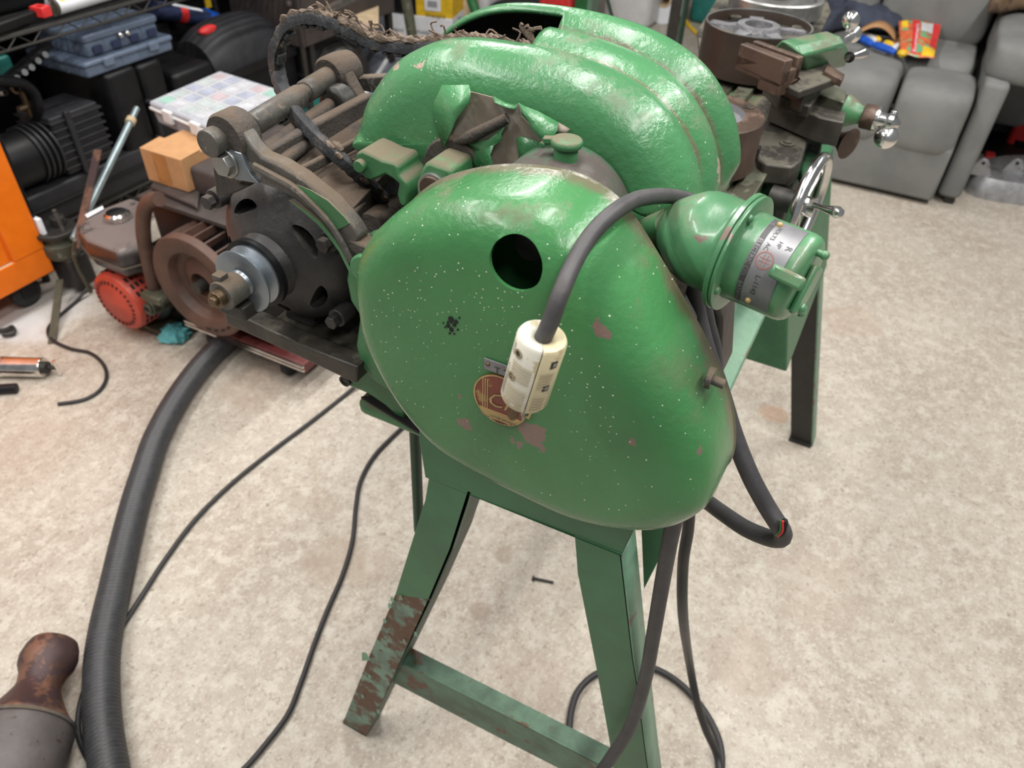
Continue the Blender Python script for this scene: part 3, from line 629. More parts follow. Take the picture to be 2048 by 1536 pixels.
a, b_ = at(942, 985, x=xs), at(727, 1484, x=xs)
new('leg_flange', prism([a, at(905, 1100, x=xs), at(862, 1200, x=xs), b_, b_+V(.004, .004, 0), at(862, 1200, x=xs)+V(0, .004, 0), at(905, 1100, x=xs)+V(0, .004, 0), a+V(0, .004, 0)], (.045, 0, 0)), 'dark_green', lg1)
fl = []
for (u, v, s) in ((788, 1195, 1), (783, 1208, 1), (805, 1192, 1), (737, 1308, 2.4), (773, 1238, 1), (835, 1265, 1), (728, 1390, 1), (742, 1350, 1), (760, 1420, 1.2), (812, 1280, 1)):
    p = at(u, v, x=xs-.001); w_ = .006*s
    fl.append(([p+V(0, w_*.3, 0), p+V(-.004, -w_*.4, -w_*.5), p+V(-.002*s, w_*.8, -w_*1.6), p+V(0, w_*.9, -w_*.4)], [(0, 1, 2, 3)]))
new('paint_flakes', join(*fl), 'green_pale', lg1, solid=.0008, sm=False, kind='stuff')
R1 = [(1149, 1070), (1155, 1147), (1192, 1335), (1219, 1485), (1232, 1590), (1313, 1640), (1297, 1536), (1290, 1485), (1275, 1365), (1267, 1316), (1256, 1222), (1243, 1108)]
lg2 = P('leg', pplate(R1, xs, .005), 'green_leg', bevel=.0008)
rf = [(1243, 1108), (1256, 1222), (1267, 1316), (1275, 1365), (1290, 1485), (1297, 1536), (1313, 1640)]
rp_ = [at(u, v, x=xs) for u, v in rf]
new('leg_flange', loft([[p for p in rp_], [p+V(.034, 0, 0) for p in rp_]], False, False, False), 'green_pale', lg2, solid=.004, label='pale side flange of the leg')  # flange coloured paler than the leg's front face
def floor_foot(p, name='foot'):
    return p
for q, pr in ((at(705, 1470, x=xs), lg1),):
    new('foot_plate', box((q.x, q.y-.035, max(0, q.z-.004)), (q.x+.05, q.y+.02, max(0, q.z-.004)+.008)), 'green_leg_rust', pr, bevel=.002)
# right leg reaches the floor outside the frame
e0, e1 = at(1232, 1590, x=xs), at(1313, 1640, x=xs); dr = (e0-at(1219, 1485, x=xs)).normalized(); kk = e0.z/-dr.z
new('leg_end', prism([e0, e1, e1+dr*(e1.z/-dr.z), e0+dr*kk], (.005, 0, 0)), 'green_leg', lg2)
P('cross_brace', join(prism([at(800, 1325, x=xs+.012), at(1020, 1435, x=xs+.012), at(1215, 1538, x=xs+.012), at(1222, 1590, x=xs+.012), at(1020, 1487, x=xs+.012), at(784, 1364, x=xs+.012)], (.004, 0, 0)),
    prism([at(800, 1325, x=xs+.012), at(1215, 1538, x=xs+.012), at(1215, 1538, x=xs+.012)+V(0, 0, -.004), at(800, 1325, x=xs+.012)+V(0, 0, -.004)], (.03, 0, 0))), 'brace_paint', bevel=.0006)
P('gusset', prism([at(1283, 1060, x=.52), at(1342, 1020, x=.52), at(1335, 1085, x=.52), at(1288, 1178, x=.52)], (.006, 0, 0)), 'green_leg')
P('stay_rod', cyl(at(829, 840, x=.56), at(838, 1060, x=.56), .0075), 'dark_green')
# long side panel, drive box and far legs
P('tray_side', join(prism([V(.66, .070, .806), V(.66, .068, .800), V(.66, .165, .835), V(.66, .165, .845)], (.48, 0, 0))), 'green_pale', bevel=.001)
c1 = at(1573, 745, x=1.15)
P('under_box', loft([[V(x_, c1.y, c1.z), V(x_, .20, c1.z), V(x_, .20, .86), V(x_, .078, .86)] for x_ in (1.15, 1.56)]), 'green_chip', bevel=.004)
f0 = at(1600, 885, z=0)
for s in (-1, 1):
    y0 = f0.y if s < 0 else .43; yt = .135 if s < 0 else .30
    pts = [V(f0.x, y0-.03, 0), V(f0.x, y0+.025, 0), V(1.60, yt+.035, .87), V(1.60, yt-.03, .87)]
    g = P('leg', prism(pts, (.006, 0, 0)), 'dark_metal')
    new('leg_flange', prism([pts[0], pts[3], pts[3]+V(0, -.004, 0), pts[0]+V(0, -.004, 0)], (.05, 0, 0)), 'green_pale', g)
    new('foot_plate', box((f0.x-.01, y0-.03, 0), (f0.x+.055, y0+.03, .008)), 'dark_metal', g)
P('far_apron', box((1.60, .12, .74), (1.606, .33, .88)), 'green_leg')

# drum switch ----------------------------------------------------------------------------------
ax = V(-.203, -.977, -.0385).normalized()
fc = at(1478, 507, x=.492); sc_ = depth(fc)/1500
def sw(k): return fc+ax*(k*sc_)
rr = 122*sc_
sb = P('switch_bell', revolve([(0, -168), (.28*122, -168), (.42*122, -160), (.50*122, -148), (.60*122, -120), (.71*122, -60), (.76*122, -35), (.80*122, -14), (.98*122, -12), (122, -10), (122, -1), (.985*122, 0), (0, 0)], fc, ax, 64), 'green_switch') if False else \
     P('switch_bell', revolve([(r*sc_, h*sc_) for r, h in ((0, -170), (40, -168), (54, -158), (74, -132), (90, -108), (97, -88), (99, -62), (98, -30), (101, -20), (108, -14), (118, -13), (121, -11), (121, -2), (119, -1), (0, -1))], fc, ax, 64), 'green_switch')
fl_ = P('switch_flange', revolve([(r*sc_, h*sc_) for r, h in ((0, 1), (119, 1), (120, 3), (120, 8), (116, 10), (90, 11), (0, 11))], fc, ax, 64), 'green_switch')
s_, t_, a_ = frame(ax)
for an in (200, 20, 110, 290):
    th = math.radians(an); p = fc+(s_*math.cos(th)+t_*math.sin(th))*(103*sc_)+ax*(10*sc_)
    new('flange_screw', sphere(p, 9*sc_, 8), 'green_switch', fl_)
bd_ = P('switch_body', revolve([(r*sc_, h*sc_) for r, h in ((0, 8), (92, 8), (92, 12), (90, 30), (89, 40), (89, 118), (87, 128), (82, 136), (74, 141), (0, 142))], fc, ax, 64), 'green_switch')
# nameplate wraps the drum on the side that faces up and towards the camera
tocam = (V(0, 0, H)-fc); tocam = (tocam-ax*tocam.dot(ax)).normalized(); upv = (V(0, 0, 1)-ax*V(0, 0, 1).dot(ax)).normalized()
side = ax.cross(tocam).normalized()
if side.z > 0: side = -side            # angle 0 = facing camera, negative = towards the top
def onbody(a, h, r=91.5):
    return fc+ax*(h*sc_)+(tocam*math.cos(a)+side*math.sin(a))*(r*sc_)
A0, A1 = math.radians(-66), math.radians(62); K = 26
rings = [[onbody(lerp(A0, A1, i/K), h, r) for i in range(K+1)] for h, r in ((42, 89), (42, 91.3), (112, 91.3), (112, 89))]
npl = P('switch_nameplate', loft(rings, False, False, False), 'plate_alu')
band = [[onbody(lerp(A0, A1, i/K), h, 91.6) for i in range(K+1)] for h in (43, 55)]
new('nameplate_band', loft(band, False, False, False), 'plate_ink', npl)
def btext(s, a, h, size, r=92.0, m_='plate_ink'):      # runs round the drum, top of letters towards the knob end
    f = lambda x, y: onbody(math.radians(a)+x/91.5/sc_*1.0, h-y/sc_*-1 if False else h+y/sc_, r)
    new('nameplate_lettering', text(s, size*sc_, f), m_, npl)
btext('THE           ELECTRIC CO.   BATAVIA, ILLINOIS', -64, 44.5, 12.2, m_='plate_alu')
btext('      VOLTS  AC', -64, 62, 12)
btext('L-1143', 14, 72, 15)
btext('HP', -32, 80, 12)
btext('R', -30, 97, 17)
cm = math.radians(-4); cc = (cm, 74)
rg = [[onbody(cm+q*math.cos(2*math.pi*i/32)/91.5, 74+q*math.sin(2*math.pi*i/32), 92.2) for i in range(33)] for q in (17, 15)]
new('nameplate_emblem', join(loft(rg, False, False, False),
    *[([onbody(cm+x/91.5, 74+y, 92.2) for x, y in q], [(0, 1, 2, 3)]) for q in (((-11, -4), (11, -4), (11, -2.8), (-11, -2.8)), ((-11, 2.8), (11, 2.8), (11, 4), (-11, 4)), ((-4, -11), (-2.8, -11), (-2.8, 11), (-4, 11)), ((2.8, -11), (4, -11), (4, 11), (2.8, 11)))]), 'plate_red', npl)
for a, h in ((-56, 60), (52, 72)): new('nameplate_screw', sphere(onbody(math.radians(a), h, 92), 6*sc_, 8), 'badge_gold', npl)
e = sw(141)
lev = P('switch_lever', join(obox(e+ax*(9*sc_)+side*(14*sc_)+tocam*(4*sc_), tocam, side, ax, 66*sc_, 100*sc_, 14*sc_)), 'green_switch', bevel=.003)
q0 = onbody(math.radians(4), 152, 58); q1 = onbody(math.radians(2), 84, 112)
new('lever_arm', beam(onbody(math.radians(4), 160, 100), onbody(math.radians(2), 96, 112), 15*sc_, 26*sc_, tuple(side)), 'green_switch', lev, bevel=.0022)
new('lever_screw', sphere(e+ax*(16*sc_)+side*(48*sc_), 11*sc_, 8), 'green_switch', lev)
for an in (-60, 120):
    p = onbody(math.radians(an), 140, 66); P('end_screw', join(cyl(p, p+ax*(16*sc_), 7*sc_), sphere(p+ax*(16*sc_), 9*sc_, 8)), 'green_switch')
# stem that carries the switch from the headstock and the support flange below it
P('switch_stem', cyl(sw(-160), V(.56, .17, 1.12), .012), 'green_cast')
P('foil_scrap', prism([at(u, v, x=.52) for u, v in ((1320, 545), (1345, 560), (1365, 580), (1395, 640), (1380, 660), (1350, 620), (1325, 580))], (.01, 0, 0)), 'steel_bare', bevel=.002)
P('quadrant_casting', prism([at(u, v, x=.60) for u, v in ((1230, 470), (1340, 470), (1420, 560), (1445, 640), (1440, 760), (1380, 800), (1250, 700))], (.05, 0, 0)), 'iron_dark', bevel=.004)

# carriage, cross slide and compound --------------------------------------------------------------
zs = 1.012
sad = P('saddle', prism([at(u, v, z=zs) for u, v in ((1518, 318), (1530, 327), (1588, 334), (1604, 322), (1628, 238), (1640, 170), (1560, 160), (1490, 230))], (0, 0, -.03)), 'iron_dark', bevel=.004)
sp2 = at(1574, 288, z=zs); new('saddle_screw', join(cyl(sp2, sp2+V(0, 0, .002), .011), cyl(sp2+V(0, 0, .002), sp2+V(0, 0, .004), .006, n=6)), 'iron_dark', sad)
ya = .062
P('apron', rbox((1.07, .09, .84), (1.26, .13, .985), .012), 'apron_green')
P('apron_ledge', prism([at(u, v, z=.985) for u, v in ((1600, 330), (1612, 300), (1640, 215), (1655, 225), (1640, 320), (1618, 385))], (0, 0, -.02)), 'apron_green', bevel=.004)
hw = at(1612, 412, x=1.04)
aw = V(-.10, -1, .02).normalized()
hwc = at(1614, 412, y=.028) if False else hw
wh = P('carriage_handwheel', revolve([(.066+.0085*math.cos(i*math.pi/6), .0085*math.sin(i*math.pi/6)) for i in range(13)], hw, (-.13, -1, .0), 48), 'chrome')
new('handwheel_spokes', join(*[beam(hw+V(0, .008, 0), hw+(V(math.cos(a), 0, math.sin(a)))*.064, .010, .006) for a in (.5, 2.6, 4.7)], cyl(hw+V(0, .02, 0), hw+V(0, -.012, 0), .014)), 'chrome', wh)
hd = hw+V(-.004, 0, -.004)+V(.02, -.012, .0)
def handle(p, d, L_, parent, m_='chrome'):
    d = Vector(d).normalized()
    return new('handle', revolve([(0, 0), (.0045, 0), (.0035, L_*.12), (.0040, L_*.3), (.0070, L_*.72), (.0078, L_*.86), (.0055, L_*.97), (0, L_)], p, d, 20), m_, parent)
ha, hb2 = at(1628, 411, x=1.03), at(1684, 427, x=.995)
handle(ha, hb2-ha, (hb2-ha).length, wh)
P('apron_shaft', cyl(hw+V(.005, .05, 0), hw+V(0, .01, 0), .016), 'dark_metal')
# cross slide base and screw
zc = 1.052
P('cross_slide_base', prism([at(u, v, z=zc) for u, v in ((1545, 195), (1640, 235), (1688, 245), (1700, 190), (1640, 168), (1570, 150))], (0, 0, -.036)), 'iron_dark', bevel=.002)
P('cross_slide_way', prism([at(u, v, z=zc+.012) for u, v in ((1625, 185), (1688, 205), (1693, 182), (1640, 162))], (0, 0, -.015)), 'bed_way', bevel=.001)
P('cross_slide_top', prism([at(u, v, z=zc+.020) for u, v in ((1530, 165), (1560, 195), (1622, 212), (1645, 175), (1600, 140), (1545, 140))], (0, 0, -.018)), 'iron_dark', bevel=.003)
def axp(pix0, pix1, z0, z1): return at(*pix0, z=z0), at(*pix1, z=z1)
s0, s1 = at(1688, 222, z=1.045), at(1795, 248, z=1.045)
dd = (s1-s0).normalized(); LL = (s1-s0).length
def frac(t): return s0+(s1-s0)*t
P('screw_bracket', revolve([(.024, 0), (.020, LL*.12), (.013, LL*.30), (.013, LL*.36), (0, LL*.36)], s0, dd, 28), 'green_cast')
dl = P('cross_slide_dial', revolve([(0, LL*.36), (.0165, LL*.36), (.0175, LL*.38), (.0175, LL*.62), (0, LL*.62)], s0, dd, 32), 'iron_brown', bevel=.0008)
new('dial_ring', revolve([(.0178, LL*.60), (.019, LL*.61), (.019, LL*.66), (0, LL*.66)], s0, dd, 32), 'chrome', dl)
bc = P('cross_slide_crank', join(revolve([(0, LL*.66), (.011, LL*.66), (.0105, LL*.78), (.014, LL*.84), (.014, LL*.92), (.008, LL*.97), (.004, LL*1.04), (0, LL*1.04)], s0, dd, 28)), 'chrome')
k0 = frac(.86); bt = at(1772, 274, x=k0.x-.004); 
new('crank_ball', join(sphere(bt, .0165, 16), cyl(k0, bt, .006)), 'chrome', bc)
bu = at(1790, 222, x=k0.x+.004); new('crank_stub', join(cyl(k0, bu, .005)), 'chrome', bc, bevel=.0008)
P('thread_dial', revolve([(.010, 0), (.012, .04), (.022, .055), (.024, .056), (0, .056)], at(1640, 262, z=.99), at(1692, 285, z=.99)-at(1640, 262, z=.99), 28), 'iron_brown')
# compound rest: T-slotted block and green tapered body
zt = 1.135
tblk = P('tool_slide', prism([at(u, v, z=zt) for u, v in ((1480, 88), (1484, 83), (1560, 118), (1578, 123), (1556, 124), (1486, 93))], (0, 0, -.001)), 'iron_brown') if False else None
Q = lambda u, v, z=zt: at(u, v, z=z)
fa, fb3, ba, bb = Q(1480, 87), Q(1572, 122), Q(1515, 79), Q(1609, 112)
lip = lambda p, d: p+V(0, 0, d)
P('tool_slide', join(prism([fa, fb3, fb3.lerp(bb, .42)+V(0, 0, 0), fa.lerp(ba, .42)], (0, 0, -.030)), prism([ba.lerp(fa, .28), bb.lerp(fb3, .28), bb, ba], (0, 0, -.03)),
    prism([lip(fa, -.014), lip(fb3, -.014), lip(bb, -.014), lip(ba, -.014)], (0, 0, -.022)), prism([lip(fa.lerp(fb3, .55), -.030), lip(fb3, -.030), lip(bb, -.030), lip(ba.lerp(bb, .55), -.030)], (0, 0, -.018))), 'iron_brown', bevel=.002)
P('compound_body', loft([[Q(1604, 152, 1.085), Q(1609, 132, 1.11), Q(1606, 112, 1.13), Q(1590, 92, 1.138), Q(1560, 82, 1.138), Q(1540, 100, 1.09)], [Q(1692, 134, 1.085), Q(1696, 112, 1.105), Q(1692, 90, 1.128), Q(1682, 72, 1.14), Q(1655, 62, 1.14), Q(1640, 92, 1.09)]]), 'green_switch', bevel=.004)
P('compound_base', join(prism([Q(1530, 150, 1.10), Q(1600, 182, 1.10), Q(1690, 150, 1.10), Q(1640, 110, 1.10)], (0, 0, -.012)), prism([Q(1560, 160, 1.09), Q(1610, 185, 1.09), Q(1640, 170, 1.09), Q(1600, 130, 1.09)], (0, 0, -.03))), 'iron_dark', bevel=.003)
P('index_lug', prism([Q(1655, 128, 1.105), Q(1690, 148, 1.105), Q(1684, 160, 1.105), Q(1648, 142, 1.105)], (0, 0, -.010)), 'iron_brown', bevel=.001)
cc1, cc2, cc3 = at(1692, 92, z=1.125), at(1702, 40, z=1.155), at(1706, 68, z=1.13)
ck = P('compound_crank', join(cyl(cc1+V(0, .012, 0), cc3, .008), sphere(cc3, .0125, 12)), 'chrome')
new('crank_ball', join(sphere(cc2, .0125, 14), cyl(cc3, cc2, .004)), 'chrome', ck)
h0, h1 = at(1694, 116, z=1.115), at(1733, 104, z=1.115)
h = handle(h0, h1-h0, (h1-h0).length, ck); new('handle_collar', ring(h0.lerp(h1, .1), h1-h0, .003, .0075, .003), 'black_plastic', ck)

bpy.context.view_layer.update()

# ================================================================== THINGS ON AND AROUND THE LATHE
# ragged old belt looping out of the guard
def px(lst): return [at(u, v, x=x) for u, v, x in lst]
bp = px([(1120, 130, .605), (1070, 112, .605), (1010, 98, .605), (960, 92, .605), (905, 91, .605), (850, 94, .605), (800, 92, .606), (750, 84, .604), (715, 66, .60), (680, 50, .60), (645, 38, .60), (610, 36, .60), (580, 48, .60), (562, 75, .60),
         (552, 110, .60), (556, 150, .60), (570, 190, .57), (595, 232, .54), (626, 268, .528), (660, 300, .52), (692, 326, .52), (720, 352, .53), (745, 375, .54), (768, 400, .55)])
cs = [(-1, -.62), (-.45, -.80), (.45, -.80), (1, -.62), (1, .45), (.8, .75), (.2, .66), (-.3, .78), (-.8, .7), (-1, .4)]
rng = random.Random(3)
bt_ = tube(bp, lambda t, i: .0072*(1+rng.uniform(-.10, .10)), k=7, cs=cs)
belt = tag(new('drive_belt', bt_, 'belt_rubber', ang=50), 'frayed black drive belt looping up out of the green guard and down behind it', 'belt')
SP = smooth(bp, 12); ctr = V(.60, .50, 1.17); fr = []; tt = []
for i in range(6, len(SP)-6, 2):
    tan = (SP[i+1]-SP[i-1]).normalized(); nrm = V(1, 0, 0).cross(tan).normalized()
    if nrm.dot(SP[i]-ctr) < 0: nrm = -nrm
    if i < 110: nrm = nrm if nrm.z > 0 else -nrm
    k = rng.random(); s = rng.uniform(.6, 1.3)
    if i < 135 or k < .30:
        for _ in range(3 if i < 110 else 1):
            c = SP[i]+nrm*(.0060)+V(rng.uniform(-.006, .006), 0, 0)+tan*rng.uniform(-.004, .004)
            v, f = sphere((0, 0, 0), 1, 3); q = Vector((rng.uniform(-1, 1), rng.uniform(-1, 1), rng.uniform(-1, 1)))
            fr.append(([c+tan*(a.x*.0070*s)+nrm*(a.y*.0032*s*rng.uniform(.5, 1.6))+V(1, 0, 0)*(a.z*.0035*s) for a in v], f))
    if (i < 30 and k < .2) or 30 <= i < 120 and k < .42:
        a = SP[i]+nrm*.006; b = a+nrm*rng.uniform(.004, .012)+tan*rng.uniform(-.014, .014)+V(rng.uniform(-.006, .006), 0, 0); c = b+nrm*rng.uniform(-.006, .004)+tan*rng.uniform(-.009, .009)
        fr.append(tube([a, b, c], .0009, 5, 3))
    if i % 6 < 2 and 50 < i < 170 and rng.random() < .75:
        sg = -1
        c = SP[i]+nrm*sg*.0068; tt.append(obox(c, tan, nrm, V(1, 0, 0), .009*s, .005*s*rng.uniform(.5, 1.2), .012))
new('belt_fraying', join(*fr), 'belt_fray', belt, kind='stuff', label='brown frayed fabric on the belt back')
new('belt_cogs', join(*tt), 'belt_rubber', belt, kind='stuff', sm=False, bevel=.001)
ft = at(1065, 62, x=.60); v = [tube([ft+V(0, 0, -.025), ft+V(0, -.003, -.012), ft+V(0, .001+.003*j, 0), ft+V(0, .006*j-.008, rng.uniform(.0, .006))], .0018, 5, 3) for j in range(4)]
new('loose_strands', join(*v), 'belt_fray', belt)

# heavy cord with the white plug, from the switch over the cover
def cable(name, pts, r, m_, label, cat='cable', n=12, k=10):
    return tag(new(name, tube(pts, r, n, k), m_), label, cat)
PX = .333
top, bot = at(1086, 672, x=PX), at(1047, 800, x=PX)
pd = (bot-top).normalized(); pd = (pd+V(-.02, 0, 0)).normalized()
pts = [sw(-90)+V(.012, 0, .0)] + [at(u, v, x=x) for u, v, x in ((1410, 415, .535), (1385, 402, .53), (1355, 394, .515), (1318, 392, .485), (1270, 400, .45), (1225, 427, .415), (1182, 470, .39), (1148, 525, .365), (1122, 585, .345), (1102, 640, .337))]+[top+pd*.006]
cord = cable('cable_with_plug', pts, .0056, 'cable', 'thick grey cord arching from the drum switch to a white plug', 'power cord')
dps = depth(top)/1500; pr = 50*dps; PL = (bot-top).length-.0045
sideP = pd.cross(V(-1, 0, 0)).normalized()
if sideP.y > 0: sideP = -sideP                      # towards the operator side (right in the photo)
fwd = sideP.cross(pd).normalized()
if fwd.x > 0: fwd = -fwd
def onplug(a, h, r=pr): return top+pd*h+(fwd*math.cos(a)+sideP*math.sin(a))*r
SEAM = math.radians(26)
def halfshell(a0, a1):
    rings = []
    for h, r in ((.003, pr*.30), (.001, pr*.66), (.0, pr*.86), (.0004, pr*.94), (.002, pr), (PL-.0016, pr), (PL-.0004, pr*.965), (PL, pr*.88), (PL, pr*.2)):
        rings.append([onplug(lerp(a0, a1, i/24), h, r) for i in range(25)])
    return loft(rings, False, False, False)
pw = new('plug_body', halfshell(SEAM+.02-math.pi, SEAM-.02), 'plug_white', cord, solid=.0015, label='white half of the plug body')
py_ = new('plug_body', halfshell(SEAM+.02, SEAM+math.pi-.02), 'plug_cream', cord, solid=.0015, label='yellowed half of the plug body')
new('plug_core', cyl(top+pd*.002, top+pd*(PL-.001), pr*.82), 'plug_groove', cord)
def groove(a0, a1, h0, w_, pr_=1.052): return loft([[onplug(lerp(a0, a1, i/10), h, pr*pr_+q) for i in range(11)] for h, q in ((h0, 0), (h0+w_*.5, .0006), (h0+w_, 0))], False, False, False)
ge = []
rad = math.radians
for base in (.30, .66):
    for i in range(6):
        h = PL*(base-.005*0)+i*PL*.045
        ge.append(groove(rad(-38), rad(17), h, PL*.020)) if True else None
new('plug_ridges', join(*ge), 'plug_groove', pw)
ge = [groove(rad(36), rad(72), PL*b+i*PL*.045, PL*.020) for b in (.32, .70) for i in range(6)]
new('plug_ridges', join(*ge), 'plug_groove', py_)
vg = []
for i in range(6):
    a = rad(-60+i*3.2)
    for h0, h1 in ((.08, .26), (.60, .90)):
        vg.append(([onplug(a, PL*h0, pr*1.053), onplug(a+.02, PL*h0, pr*1.056), onplug(a+.02, PL*h1, pr*1.056), onplug(a, PL*h1, pr*1.053)], [(0, 1, 2, 3)]))
new('plug_flutes', join(*vg), 'plug_groove', pw)
for a, h in ((-28, .17), (-30, .535)):
    c = onplug(rad(a), PL*h, pr*1.03); d = (c-(top+pd*PL*h)).normalized()
    s = new('plug_screw', join(ring(c, d, .0020, .0032, .0010, 20)), 'plug_groove', pw); new('screw_head', disc_pocket(c, d, .0019, .0006), 'dark_metal', s)
for a, h in ((62, .19), (60, .56)):
    c = onplug(rad(a), PL*h, pr*1.03); d = (c-(top+pd*PL*h)).normalized(); s, t, _ = frame(d, tuple(pd))
    new('plug_nut_recess', join(obox(c, s, t, d, .0046, .0056, .0012)), 'dark_metal', py_); new('nut', obox(c+d*.0004, s, t, d, .0026, .0026, .0012), 'steel_bare', py_)
new('plug_logo', join(loft([[onplug(rad(-52)+.10*math.cos(2*math.pi*i/20), PL*.50+.0042*math.sin(2*math.pi*i/20), pr*1.055) for i in range(21)], [onplug(rad(-52)+.08*math.cos(2*math.pi*i/20), PL*.50+.0034*math.sin(2*math.pi*i/20), pr*1.056) for i in range(21)]], False, False, False)), 'plug_groove', pw)
b0 = onplug(rad(-12), PL-.001, pr*.52); new('prong', join(cyl(b0, b0+pd*.0165, .0026), obox(b0+pd*.008, fwd, sideP, pd, .004, .0062, .015)), 'brass_old', cord, bevel=.0004)
b1 = onplug(rad(78), PL-.001, pr*.28); new('prong', obox(b1+pd*.0085, fwd, sideP, pd, .0055, .0018, .018), 'steel_bare', cord, bevel=.0003)

# heavy rubber cable from the switch down to the looped elbow and back under the lathe
def cab2(lst): return [at(u, v, x=x) for u, v, x in lst]
cable('rubber_cable', cab2([(1385, 560, .53), (1392, 620, .53), (1412, 700, .52), (1440, 780, .51), (1468, 870, .50), (1500, 950, .49), (1532, 1010, .485), (1556, 1048, .48), (1566, 1066, .48), (1560, 1078, .483), (1535, 1075, .49), (1490, 1056, .50), (1445, 1026, .52), (1405, 998, .55), (1370, 985, .60)]),
      .0080, 'cable', 'thick black rubber cable bent in a sharp elbow right of the gear cover', 'cable')
ec = at(1566, 1052, x=.477)
jk = bpy.data.objects['rubber_cable']
new('split_jacket', sphere(ec, .0062, 10, (.7, .6, 1.5)), 'black_inside', jk)
for i, mm in enumerate(('post_green', 'red', 'black_plastic')):
    new('inner_wire', tube([ec+V(-.004, .004-.002*i, .010), ec+V(-.0058, .001-.002*i, 0), ec+V(-.004, .003-.002*i, -.010)], .0012, 6, 4), mm, jk)
cable('rubber_cable', cab2([(1400, 570, .55), (1412, 640, .55), (1428, 710, .55), (1428, 780, .55), (1400, 850, .55), (1350, 880, .56)]), .0075, 'cable', 'black rubber cable dropping straight beside the elbowed one', 'cable')
cable('rubber_cable', cab2([(1372, 800, .50), (1368, 900, .475), (1352, 1020, .455), (1338, 1090, .45), (1322, 1180, .45), (1305, 1280, .45), (1290, 1360, .448), (1262, 1450, .44), (1222, 1515, .425), (1190, 1560, .41), (1160, 1600, .40)]),
      .0078, 'cable', 'dusty black cable running down across the near right leg', 'cable')
zf = .009
def fl3(lst): return [at(u, v, z=z) for u, v, z in lst]
cable('extension_cord', [at(1380, 1000, x=.60), at(1376, 1060, x=.60), at(1366, 1130, x=.60), at(1366, 1230, x=.62)]+fl3([(1378, 1320, .25), (1393, 1400, .15), (1412, 1460, .08), (1434, 1510, .02), (1440, 1560, .009), (1430, 1600, .009)]),
      .0072, 'cable_black', 'thin black cord hanging behind the right leg down to the floor', 'cable')
cable('extension_cord', fl3([(1140, 1520, zf), (1138, 1470, zf), (1143, 1420, zf), (1158, 1380, zf), (1190, 1350, zf), (1240, 1333, zf), (1300, 1335, zf), (1350, 1360, zf), (1392, 1400, zf), (1425, 1450, zf), (1442, 1500, zf), (1440, 1560, zf), (1420, 1640, zf)]),
      .0068, 'cable_black', 'black cord lying in an arc on the floor behind the near right leg', 'cable')
cable('floor_cord', fl3([(745, 740, .03), (690, 790, .007), (620, 845, .007), (540, 905, .007), (460, 970, .007), (390, 1040, .007), (330, 1120, .007), (285, 1190, .007), (245, 1252, .007), (205, 1310, .007), (172, 1372, .007), (157, 1430, .007), (160, 1480, .007), (185, 1536, .007), (210, 1590, .007)]),
      .0055, 'cable_black', 'black cord crossing the floor under the corrugated hose, left of the lathe', 'cable')
cable('floor_cord', fl3([(870, 800, .007), (830, 833, .007), (797, 862, .007), (750, 910, .007), (722, 960, .007), (712, 1010, .007), (705, 1080, .007), (685, 1150, .007), (655, 1220, .007), (628, 1290, .007), (600, 1370, .007), (575, 1430, .007), (530, 1490, .007), (490, 1536, .007), (440, 1580, .007)]),
      .0055, 'cable_black', 'black cord snaking over the floor from behind the near left leg to the bottom edge', 'cable')
cable('thin_cord', fl3([(176, 575, .03), (150, 605, .006), (110, 640, .006), (96, 660, .006), (105, 680, .006), (140, 697, .006), (180, 706, .006), (206, 728, .006), (213, 755, .006), (198, 782, .006), (165, 800, .006), (116, 808, .006)]),
      .0052, 'cable_black', 'thin black wire curling on the floor in front of the orange cabinet', 'cable')
# corrugated hose on the floor
hp_ = fl3([(560, 600, .12), (520, 628, .07), (478, 660, .04), (428, 705, .036), (385, 755, .036), (345, 815, .036), (312, 880, .036), (290, 945, .036), (270, 1010, .036), (250, 1090, .036), (232, 1170, .036), (214, 1250, .036), (204, 1320, .036), (203, 1400, .036), (208, 1470, .036), (222, 1560, .036), (240, 1640, .036)])
HS = smooth(hp_, 30); acc = [0]
for i in range(1, len(HS)): acc.append(acc[-1]+(HS[i]-HS[i-1]).length)
NR = int(acc[-1]/.0085)*4; hpts = []; j = 0
for i in range(NR):
    s = acc[-1]*i/NR
    while acc[j+1] < s: j += 1
    hpts.append(HS[j].lerp(HS[j+1], (s-acc[j])/(acc[j+1]-acc[j])))
tag(new('corrugated_hose', tube(hpts, lambda t, i: (.0298, .0336, .0336, .0298)[i % 4]*1.0, 24, 1), 'hose_black', ang=80), 'thick black corrugated hose curving over the floor at the left', 'hose')
ax_ = (fl3([(1068, 1157, .004), (1107, 1165, .004)]))
tag(new('bolt', join(cyl(ax_[0], ax_[1], .0032, n=8), cyl(ax_[0], ax_[0]+(ax_[0]-ax_[1]).normalized()*.004, .0065, n=6)), 'dark_metal'), 'small dark bolt lying on the floor between the lathe legs', 'bolt')
# rusty muffler bottom left
m0, m1 = at(108, 1290, z=.075), at(20, 1530, z=.075)
m1 = m0+(m1-m0)*1.6
ml = (m1-m0).length; sc2 = depth(m0)/1500
mf = thing('catalytic_muffler', 'rusty exhaust muffler with a tapered neck lying in the bottom left corner', 'muffler', (m0.x, m0.y, 0))
md = (m1-m0).normalized()
new('muffler_neck', revolve([(.030, .004), (.042, 0), (.046, .010), (.050, .030), (.048, .045), (.040, .062), (.037, .080), (.038, .092), (.045, .108), (.056, .128), (.072, .150), (.084, .165)], m0, md, 40), 'rust_pipe', mf, solid=.003, label='heat-stained tapered neck')
new('muffler_seam', ring(m0+md*.163, md, .08, .0875, .006, 48), 'arm_metal', mf)
new('muffler_can', revolve([(.084, .168), (.087, .180), (.087, .42), (.07, .45), (0, .45)], m0, md, 48), 'muffler_grey', mf)

